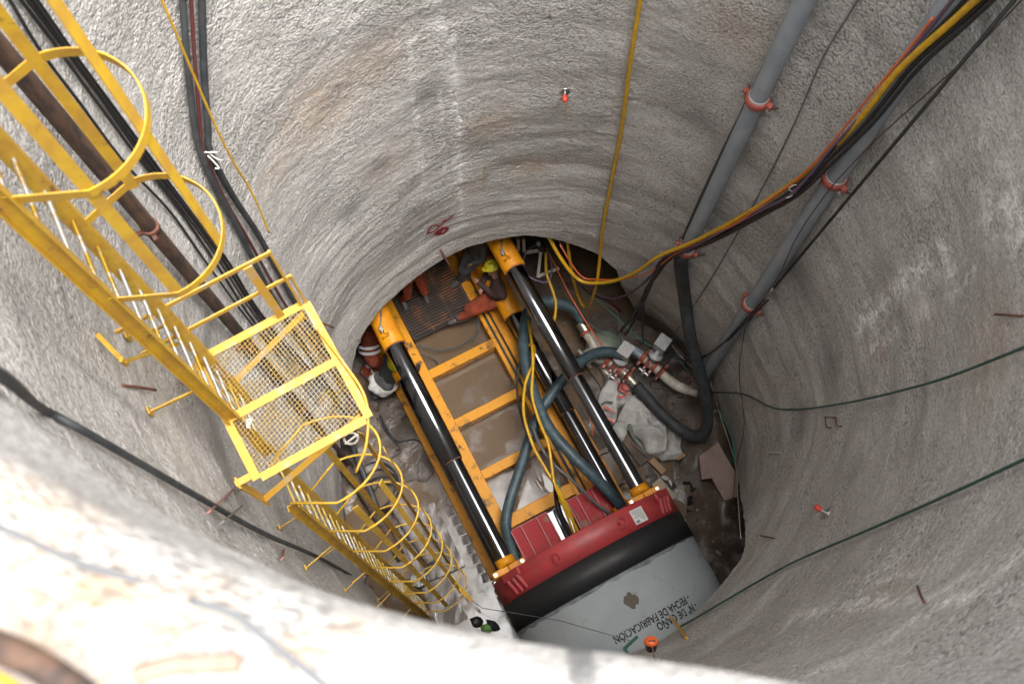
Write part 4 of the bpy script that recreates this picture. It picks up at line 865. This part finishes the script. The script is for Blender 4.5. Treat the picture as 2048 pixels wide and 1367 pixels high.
# sacks, boards and rubbish right of the machine
def cloth(name, poly, z, label, cat, amp=.12, seed=0, m=CLOTHW, group=None):
    """crumpled sheet over a surveyed outline"""
    P = np.array([at(x, y, z) for x, y in poly]); c = P.mean(0); n = 110; m_ = 34
    bd = spline(list(P)+[P[0]], 8); tt = np.linspace(0, len(bd)-1, n+1)[:-1]; k = tt.astype(int); f = (tt-k)[:, None]
    ring = bd[k]*(1-f)+bd[np.minimum(k+1, len(bd)-1)]*f
    F = np.linspace(0, 1, m_)[:, None, None]; V = c+(ring[None]-c)*F; Q = V*np.array([1, 1, 0])+seed
    fold = 1-np.abs(vnoise(Q*2.6))*1.6; fold2 = 1-np.abs(vnoise(Q*6.3+4))*1.7; big_ = fbm(Q*1.7+9, 2)
    F = F[..., 0]
    V[..., 2] += amp*(1.5*(1-F**3)+1.5*big_*(1-.4*F)+1.35*fold+.75*fold2-1.6)
    V[..., 0] += .05*vnoise(Q*4+20)*F; V[..., 1] += .05*vnoise(Q*4+40)*F
    V[..., 2] = np.maximum(V[..., 2], .06+.02*fold2)
    vs = V.reshape(-1, 3)
    fs = [(i*n+j, i*n+(j+1) % n, (i+1)*n+(j+1) % n, (i+1)*n+j) for i in range(m_-1) for j in range(n)]
    mb = MB(); mb.add(vs, fs, True); lo = vs[-n:].copy(); lo[:, 2] = .02; mb.add(np.concatenate([lo, vs[-n:]]), [(j, (j+1) % n, n+(j+1) % n, n+j) for j in range(n)], True)
    return tag(mb.build(name, m), label, cat, group)
SK = thing('printed_sack', 'white woven sack with red print rings under the left valve', 'sack', at(1225, 800, .1))
def clothpart(poly, z, amp, seed, parent, name, m=CLOTHW):
    o = cloth(name, poly, z, 'x', 'x', amp, seed, m); 
    for k in ('label', 'category'): del o[k]
    o.parent = parent; o.location = Vector(o.location)-parent.location; return o
clothpart([(1216, 756), (1240, 748), (1262, 765), (1265, 800), (1235, 815), (1228, 840), (1205, 825), (1200, 795)], .42, .07, 3, SK, 'bag')
for st_, m in (([(1203, 808), (1213, 803), (1226, 805)], CAB), ([(1205, 815), (1215, 815), (1228, 825)], CAPR), ([(1212, 838), (1220, 838), (1228, 846)], CAPR), ([(1234, 765), (1246, 772), (1258, 790)], CAPR), ([(1238, 780), (1246, 770), (1256, 776), (1250, 784), (1240, 778)], CAPR), ([(1236, 790), (1242, 795), (1250, 790)], CAPR)):
    mb = MB(); mb.sweep(spline([at(x, y, .62) for x, y in st_], 4), flat(.03, .006), False, up=UP); o = mb.build('print_stripe', m, SK)
cloth('plastic_sheet', [(1262, 790), (1285, 788), (1310, 810), (1340, 838), (1362, 862), (1366, 905), (1350, 920), (1325, 922), (1295, 905), (1285, 880), (1268, 865), (1250, 850), (1240, 830)], .3, 'large crumpled white plastic sheet under the looping rubber hose', 'sheet', .12, 11)
cloth('plastic_sheet', [(1228, 840), (1245, 838), (1250, 855), (1243, 878), (1230, 868), (1222, 855)], .3, 'small torn white sheet between the sack and the upper right jack', 'sheet', .05, 5)
hose3('hose_offcut', PUMPG, [(1258, 848, .4), (1266, 872, .3), (1280, 890, .25), (1290, 908, .2)], .035, 'green grey hose offcut poking out of the plastic sheet', 'hose')
G = 'loose boards beside the right jacks'
def board(pa, pb, wd, th, z, label, m=WOODD, group=G, name='loose_board', cat='board'):
    a, b = at(*pa, z), at(*pb, z); mb = MB(); mb.bar(a, b, wd, th); return tag(mb.build(name, m, bevel=.006), label, cat, group)
board((1235, 850), (1290, 925), .22, .05, .14, 'wide dark board along the upper right jack below the torn sheet')
board((1265, 880), (1305, 915), .14, .05, .2, 'dark board leaning half under the big plastic sheet')
board((1180, 725), (1230, 800), .18, .05, .12, 'brown board between the pump and the upper right jack')
board((1225, 745), (1250, 740), .16, .06, .2, 'short pale board end beneath the left valve')
board((1298, 915), (1328, 945), .12, .1, .14, 'raw timber block at the end of the boards near the red ring', WOODN)
board((1352, 918), (1368, 908), .08, .1, .2, 'small raw timber stub at the corner of the big plastic sheet', WOODN)
board((1310, 962), (1345, 1000), .2, .12, .2, 'pale split timber beside the jack clamp on the ring', mat('pale_timber', (.36, .3, .22), .8), G)
random.seed(5)
for i, (x, y) in enumerate(((1330, 955), (1345, 972), (1352, 985), (1375, 965), (1385, 975), (1340, 965), (1395, 1020), (1366, 1040), (1380, 1000))):
    c = at(x, y, .12); s = .05+.05*random.random(); mb = MB(); R_ = np.linalg.qr(np.random.RandomState(i).randn(3, 3))[0]; mb.box(c, R_[0], R_[1], R_[2], s*1.6, s, s*.5)
    tag(mb.build('rubble_chip', (CLOTHW, RUBD, CLOTHW, BLACKM, BLACKM, CLOTHW, CLOTHW, WOODN, BLACKM)[i], bevel=.008), ('pale scrap nearest the jack clamp, right of the red ring', 'dark scrap between the pale ones right of the red ring', 'pale scrap beside the split timber right of the red ring', 'dark lump of rubbish upper one on the mud right of the ring', 'second dark lump of rubbish, nearest the pink slab', 'small white flake at the edge of the split timber', 'white tag lying on the mud near the pipe mouth', 'brown wood chip against the black band of the pipe', 'dark fragment lying alone in the mud between ring and slab')[i], 'scrap', 'scraps on the mud right of the red ring')
for x0, y0, x1, y1, lb in ((1195, 815, 1172, 815, 'short orange cable end under the upper right jack'), (1180, 835, 1185, 870, 'orange cable end between the right jacks')):
    hose3('orange_cable', ORNG, [(x0, y0, .5), ((x0+x1)/2+2, (y0+y1)/2, .5), (x1, y1, .5)], .013, lb, 'cable')
for k, (x, y) in enumerate(((1212, 905), (1250, 965))): hose3('black_cable', CAB, [(x-12, y+5, .6), (x, y, .7), (x+14, y-4, .6)], .012, ('cable tie end sticking out between the right jacks, higher up', 'cable tie end sticking out between the right jacks, near the clamp')[k], 'cable')

# ------------------------------------------------------------------ floor on the left
def sheet(poly, z, th, m, name, label, cat, group=None):
    P = [at(x, y, z) for x, y in poly]; n = len(P); mb = MB(); mb.add(P+[p-UP*th for p in P], [tuple(range(n))[::-1], tuple(range(n, 2*n))]+[(i, (i+1) % n, n+(i+1) % n, n+i) for i in range(n)]); return tag(mb.build(name, m), label, cat, group)
G = 'boards laid on the mud behind the lower ladder'
sheet([(868, 1003), (930, 1130), (895, 1146), (828, 1018)], .2, .05, WOOD, 'floor_board', 'long wet board with the lower ladder cage in front, nearest the frame', 'board', G)
sheet([(826, 1022), (893, 1148), (840, 1166), (790, 1040)], .17, .05, WOOD, 'floor_board', 'wide wet board in the middle of the laid boards', 'board', G)
sheet([(893, 1152), (935, 1235), (880, 1262), (842, 1172)], .2, .05, WOOD, 'floor_board', 'wet board at the foot of the lower ladder cage', 'board', G)
sheet([(1398, 912), (1436, 884), (1474, 950), (1476, 992), (1448, 1000), (1424, 955), (1404, 958)], .55, .12, mat('pink_concrete', (.28, .2, .17), .9, bump=.8, bscale=9, bdist=.05), 'concrete_slab', 'pinkish broken concrete slab slumped against the right wall foot', 'slab')
for k in range(9):
    x0, y0 = 884+k*10, 1004+k*19; mb = MB(); a, b = at(x0, y0, .075), at(x0+80-k*1.0, y0-22, .065); mb.bar(a, b, .155, .03); tag(mb.build('wet_slat', WOOD), 'wet muddy slat beside the yellow frame, %s from the far end' % ('first second third fourth fifth sixth seventh eighth ninth'.split()[k]), 'slat', 'wet slats between the board and the frame')
mb = MB(); p = [at(x, y, .35) for x, y in ((792, 1000), (815, 1040), (845, 1085), (868, 1120))]; mb.tube(spline(p, 6), .15, 14); tag(mb.build('sheet_roll', mat('pale_roll', (.3, .27, .26), .6, col2=(.2, .16, .14), nscale=5, bump=.4, bscale=8), bevel=0), 'pale grey roll of sheeting lying behind the lower ladder cage', 'roll')
e = thing('paint_can', 'round can with a white speckled top at the foot of the lower ladder', 'can', at(840, 1160, .25))
c = at(840, 1160, .25); mb = MB(); mb.lathe(c, UP, [(0, 0), (0, .13), (.3, .13)], 20); mb.build('body', BLACKM, e)
mb = MB(); mb.lathe(c+UP*.3, UP, [(0, .128), (.012, .128), (.015, .11), (.01, 0)], 20); mb.build('lid', mat('speckled_lid', (.55, .57, .52), .6, col2=(.12, .13, .12), nscale=18), e)
hose3('green_hose', HOSE, [(858, 1035, .35), (872, 1070, .35), (873, 1105, .35), (862, 1135, .3), (850, 1140, .3)], .02, 'dark teal hose curving over the laid boards', 'hose')
hose3('floor_pipe', RUST, [(690, 930, .4), (730, 990, .3), (765, 1050, .25), (800, 1110, .2)], .09, 'brown pipe lying along the wall foot behind the lower ladder', 'pipe')
hose3('black_hose', RUBD, [(700, 880, .7), (720, 930, .4), (745, 990, .3), (770, 1060, .2), (800, 1120, .2)], .05, 'black hose end lying on the floor behind the lower ladder', 'hose')
mb = MB(); c = at(702, 876, .8); mb.tube([c+np.array([.12*math.cos(a), .1*math.sin(a), 0]) for a in np.linspace(0, 2*PI, 14)], .025, 6, closed=True); mb.bar(c-np.array([.1, .1, 0]), c+np.array([.15, .1, 0]), .03, .03); tag(mb.build('hand_wheel', WHITEP), 'small pale hand wheel just below the platform corner', 'hand wheel')
for poly, m, lb in (([(942, 1236), (956, 1230), (968, 1240), (962, 1252), (948, 1252)], BLACKM, 'dark rag by the near wall foot'), ([(962, 1250), (976, 1244), (986, 1250), (980, 1262), (966, 1262)], GRN, 'bright green rag on the wet floor by the near wall foot'), ([(972, 1236), (988, 1240), (996, 1252), (984, 1258), (976, 1248)], DARKSH, 'grey rag beside the bright green rag')):
    cloth('rag', poly, .14, lb, 'rag', .06, 31, m)
e = thing('cage_strip_end', 'yellow strip end with a cable shackle hanging off the cage bottom', 'strip', at(930, 1185, 2.2))
mb = MB(); mb.bar(at(905, 1160, 2.4), at(943, 1200, 2.2), .06, .008); mb.build('strip', YEL, e); mb = MB(); mb.tube([at(943, 1200, 2.2), at(965, 1215, 1.8), at(1120, 1240, 3.4), at(1260, 1280, 4)], .006, 5); mb.build('thin_wire', GWIRE, e)

# small stones and crumbs on the mud
rs = np.random.RandomState(3); mb = MB(); cnt = 0
while cnt < 420:
    a = rs.uniform(-PI, PI); r = rs.uniform(1.4, 3.35); x, y = CX+r*math.cos(a), CY+r*math.sin(a)
    sv = (x-MO[0])*MU[0]+(y-MO[1])*MU[1]; vv2 = (x-MO[0])*MV[0]+(y-MO[1])*MV[1]
    if -1.35 < vv2 < 1.3 or (vv2 < 0 and sv < 2.9): continue
    i_ = int(np.clip(round((y+3.5)/14.5*259), 0, 259)); j_ = int(np.clip(round((x+7)/15*259), 0, 259)); z = max(FZ[i_, j_], .03)
    sz = .012+.045*rs.rand()**3; Q_ = np.linalg.qr(rs.randn(3, 3))[0]; mb.box((x, y, z+sz*.3), Q_[0], Q_[1], Q_[2], sz*2, sz*1.5, sz); cnt += 1
o = mb.build('rubble', mat('rubble_stone', (.16, .13, .11), .8, col2=(.07, .055, .045), nscale=1.5)); o['kind'] = 'stuff'

# dark steel rod mat in the back
rm = thing('rod_mat', 'rusty steel rod mat the workers stand on at the back of the frame', 'mat', M(5.8, -.1, .4))
s = 4.62
k = 0
while s < 7.6:
    mb = MB(); mb.cyl(M(s, -.72, .44), M(s, .52, .44), .018, 6); mb.build('rod', BARK, rm); s += .056; k += 1
for v in (-.7, -.3, .1, .5):
    mb = MB(); mb.bar(M(4.58, v, .40), M(7.7, v, .40), .035, .04); mb.build('cross_bar', BARK, rm)
mb = MB(); mb.box(M(6.1, -.1, .36), MU3, MV3, UP, 3.1, 1.2, .02); mb.build('plate', mat('mat_plate', (.02, .016, .014), .8), rm)

# ------------------------------------------------------------------ workers
def limb_mesh(segs, balls=()):
    """segs: chains [(point, radius), ...]"""
    mb = MB()
    for ch in segs:
        for (p, r), (q, r2) in zip(ch[:-1], ch[1:]): mb.cyl(p, q, r, 12, r2)
        for p, r in ch: mb.ell(p, r, r, r, 12)
    for p, rx, ry, rz, R in balls: mb.ell(p, rx, ry, rz, 14, R)
    return mb
def skinned(name, mb, m, parent, vox=.022, smooth=6):
    o = mb.build(name, m, parent); r = o.modifiers.new('union', 'REMESH'); r.mode = 'VOXEL'; r.voxel_size = vox; r.use_smooth_shade = True
    s = o.modifiers.new('smooth', 'SMOOTH'); s.factor = .5; s.iterations = smooth; return o
def frame_from(up, fwd):
    up = up/np.linalg.norm(up); f = fwd-up*(fwd@up); f /= np.linalg.norm(f); s = np.cross(up, f); return np.stack([s, f, up], 1)
def hand(mb, wrist, d, side):
    """palm, four unequal curled fingers and a thumb"""
    d = d/np.linalg.norm(d); s = np.cross(d, UP); s /= np.linalg.norm(s); n = np.cross(s, d)
    mb.ell(wrist+d*.05, .042, .055, .02, 10, np.stack([s, d, n], 1))
    for k, (o_, L) in enumerate(((-.03, .062), (-.01, .075), (.011, .07), (.03, .055))):
        a = wrist+d*.09+s*o_; b = a+d*L*.5-n*.012; c = b+d*L*.3-n*.035
        mb.cyl(a, b, .0105, 8, .0095); mb.cyl(b, c, .0095, 8, .008); mb.ell(c, .008, .008, .008, 8); mb.ell(b, .0095, .0095, .0095, 8)
    a = wrist+d*.03+s*.04*side; b = a+d*.035+s*.03*side-n*.01; c = b+d*.03-n*.01; mb.cyl(a, b, .0125, 8, .011); mb.cyl(b, c, .011, 8, .009); mb.ell(c, .009, .009, .009, 8)
def worker(label, loc, J, top, trousers, boots=BOOT, helmet=True, bands=False, extra=None, head_dir=None):
    """J: joints hip(l,r), knee, ankle, shoulder, elbow, wrist, neck, head in metres"""
    e = thing('person', label, 'person', loc, 'workers at the bottom of the shaft')
    hip = (J['hl']+J['hr'])/2; ch = (J['sl']+J['sr'])/2; spine = ch-hip; side = J['hr']-J['hl']; fwd = head_dir if head_dir is not None else np.cross(UP, side)
    R = frame_from(spine, np.array(fwd, float))
    # body: one continuous figure
    b = limb_mesh([[(J['hl'], .085), (J['kl'], .058), (J['al'], .04), (J['al']+J['fl']*.1-UP*.04, .035)], [(J['hr'], .085), (J['kr'], .058), (J['ar'], .04), (J['ar']+J['fr']*.1-UP*.04, .035)],
                   [(J['sl'], .05), (J['el'], .038), (J['wl'], .026)], [(J['sr'], .05), (J['er'], .038), (J['wr'], .026)],
                   [(J['hl'], .085), (J['hr'], .085)], [(J['sl'], .05), (J['sr'], .05)], [(ch, .055), (J['head']-UP*.0, .06)]],
                  [(hip+spine*.5, .14, .095, np.linalg.norm(spine)*.62, R)])
    hd = J['head']; HR = frame_from(hd-ch+UP*.15, np.array(fwd, float))
    b.ell(hd, .078, .098, .12, 16, HR); b.ell(hd+HR@np.array([0, .1, -.02]), .014, .022, .024, 8); b.ell(hd+HR@np.array([0, .075, -.08]), .035, .03, .03, 8)
    for k in (-1, 1): b.ell(hd+HR@np.array([.08*k, 0, -.01]), .012, .022, .032, 8)
    hand(b, J['wl'], J['wl']-J['el'], 1); hand(b, J['wr'], J['wr']-J['er'], -1)
    skinned('body', b, SKIN, e, .012, 3)
    t = limb_mesh([[(J['hl'], .115), (J['kl'], .082), (J['al']+UP*.03, .07)], [(J['hr'], .115), (J['kr'], .082), (J['ar']+UP*.03, .07)], [(J['hl'], .12), (J['hr'], .12)], [(hip, .13), (hip+spine*.3, .13)]])
    for k in 'lr':
        kn, an = J['k'+k], J['a'+k]
        for f in (.3, .55, .8): t.ell(kn+(an-kn)*f+np.array([.012*math.sin(9*f), .01, 0]), .083-.008*f, .083, .035, 10)
    skinned('trousers', t, trousers, e, .02, 4)
    j = limb_mesh([[(J['sl'], .078), (J['el'], .062), (J['wl'], .045)], [(J['sr'], .078), (J['er'], .062), (J['wr'], .045)], [(J['sl'], .09), (J['sr'], .09)], [(ch, .11), (ch+(hd-ch)*.35, .075)]],
                  [(hip+spine*.45, .19, .135, np.linalg.norm(spine)*.62, R), (hip+spine*.75, .2, .13, .2, R)])
    skinned('jacket', j, top, e, .02, 4)
    for k in 'lr':
        a = J['a'+k]; f = J['f'+k]; bt = limb_mesh([[(a+UP*.06, .06), (a-UP*.05, .06)], [(a-UP*.05, .058), (a+f*.17-UP*.055, .05)]]); skinned('boot', bt, boots, e, .015, 3)
    if helmet:
        hm = MB(); HC = hd+HR@np.array([0, .0, .045]); prof = [(0, .145), (.005, .15), (.012, .128), (.05, .125), (.09, .105), (.115, .07), (.125, 0)]
        hm.lathe(HC, HR[:, 2], prof, 24); hm.ell(HC+HR@np.array([0, .12, .008]), .08, .07, .01, 12, HR); h_ = hm.build('helmet', HELM, e)
        r_ = MB(); r_.sweep([HC+HR@np.array([0, y, .125*math.sqrt(max(0, 1-(y/.125)**2))+.004]) for y in np.linspace(-.11, .11, 9)], flat(.03, .012), True, up=HR[:, 0]); r_.build('ridge', HELM, h_)
    if bands:
        for f in (.28, .48):
            c = hip+spine*f; bd = MB(); bd.lathe(c, spine, [(-.028, .2), (.028, .2)], 24); bb = bd.build('reflective_band', REFL, e)
        for k in 'lr':
            c = J['k'+k]+(J['a'+k]-J['k'+k])*.45; bd = MB(); bd.lathe(c, J['a'+k]-J['k'+k], [(-.025, .088), (.025, .086)], 18); bd.build('reflective_band', REFL, e)
    return e
def pose(fl, fr_, hipz, hipxy, lean, face, knees=None, arms=None, tors=.5):
    """standing or stooping figure: feet points, hip centre, lean vector of the torso, facing vector"""
    face = np.array([*face, 0.])/np.linalg.norm(face); right = np.cross(face, UP); hip = np.array([*hipxy, hipz]); J = {}
    J['hl'] = hip-right*.1; J['hr'] = hip+right*.1; J['al'] = np.array(fl)+UP*.1; J['ar'] = np.array(fr_)+UP*.1
    for k in 'lr':
        h, a = J['h'+k], J['a'+k]; m_ = (h+a)/2; L = np.linalg.norm(h-a); b = math.sqrt(max(0, .44**2-(L/2)**2)); J['k'+k] = m_+face*max(b, .02); J['f'+k] = face
    lean = np.array(lean, float); lean /= np.linalg.norm(lean); sh = hip+lean*tors; J['sl'] = sh-right*.19; J['sr'] = sh+right*.19
    J['head'] = sh+lean*.17+face*.05+UP*.06
    hl, hr = arms if arms else (None, None)
    for k, h, sg in (('l', hl, -1), ('r', hr, 1)):
        s_ = J['s'+k]; wv = np.array(h) if h is not None else s_+face*.3-UP*.38+right*sg*.03
        v = wv-s_; L = min(np.linalg.norm(v), .54); wv = s_+v/np.linalg.norm(v)*L; mid = (s_+wv)/2; b = math.sqrt(max(0, .28**2-(L/2)**2)); J['e'+k] = mid+(right*sg*.7-UP*.7)/.99*b; J['w'+k] = wv
    J['face'] = face; return J
A2 = lambda x, y, z: at(x, y, z)
# sitting on the lower jack barrel, working with both hands in front
f1 = A2(918, 640, .42); f2 = A2(936, 636, .42); hp = A2(992, 592, .98)
face = (f1+f2)/2-hp; J = pose(f1, f2, hp[2], hp[:2], (.12, .12, 1), face[:2], arms=(A2(958, 566, 1.25), A2(964, 572, 1.2)), tors=.42)
J['hl'] = hp-np.cross(J['face'], UP)*.1; J['head'] = A2(985, 537, 1.62)
worker('worker in orange trousers and yellow helmet sitting on the right frame beam', hp-UP*.9, J, MAROON, ORW, BOOT)
# standing behind: grey trousers
f1 = A2(920, 562, .42); f2 = A2(936, 553, .42); hp = A2(952, 505, 1.28)
J = pose(f1, f2, hp[2], (hp[0], hp[1]), (.1, .25, 1), (-.6, -.5)); worker('worker in grey trousers standing at the back beside the sitting one, upper body hidden', f1, J, GREYTR, GREYTR, BOOT)
f1 = A2(848, 588, .45); f2 = A2(806, 602, .45); hp = (A2(826, 560, 1.28)); 
hp = A2(824, 548, 1.35); J = pose(f1, f2, hp[2], hp[:2], (0, 1, .5), (.3, -.7), arms=(hp+np.array([.1, .8, .5]), hp+np.array([-.1, .8, .5]))); worker('worker in orange trousers standing on the rod mat, upper body hidden by the arch', (f1+f2)/2, J, ORW, ORW, BOOT)
f1 = A2(728, 748, .1); f2 = A2(738, 757, .1); hp = A2(742, 712, .95)
J = pose(f1, f2, hp[2], hp[:2], (-.05, .75, .7), (.9, .5)); worker('worker in orange overalls with reflective bands at the left end of the arch', (f1+f2)/2, J, ORW, ORW, BOOT, bands=True)
f1 = A2(752, 796, .1); f2 = A2(768, 790, .1); hp = A2(768, 762, .78)
J = pose(f1, f2, hp[2], hp[:2], (.3, .35, .4), (.6, .6), tors=.44); J['head'] = A2(792, 726, 1.25)
w5 = worker('worker in dark shirt bending under the left jack, white bag round the waist', (f1+f2)/2, J, DARKSH, GREYTR, BOOT)
bagm = MB(); c = (J['hl']+J['hr'])/2
for k in range(12):
    a_ = 2*PI*k/12; bagm.ell(c+np.array([.17*math.cos(a_)-.02, .15*math.sin(a_)-.02, -.05-.10*(k % 3 == 0)]), .10+.03*(k % 2), .09, .13-.02*(k % 4), 10)
skinned('waist_bag', bagm, CLOTHW, w5, .022, 10)
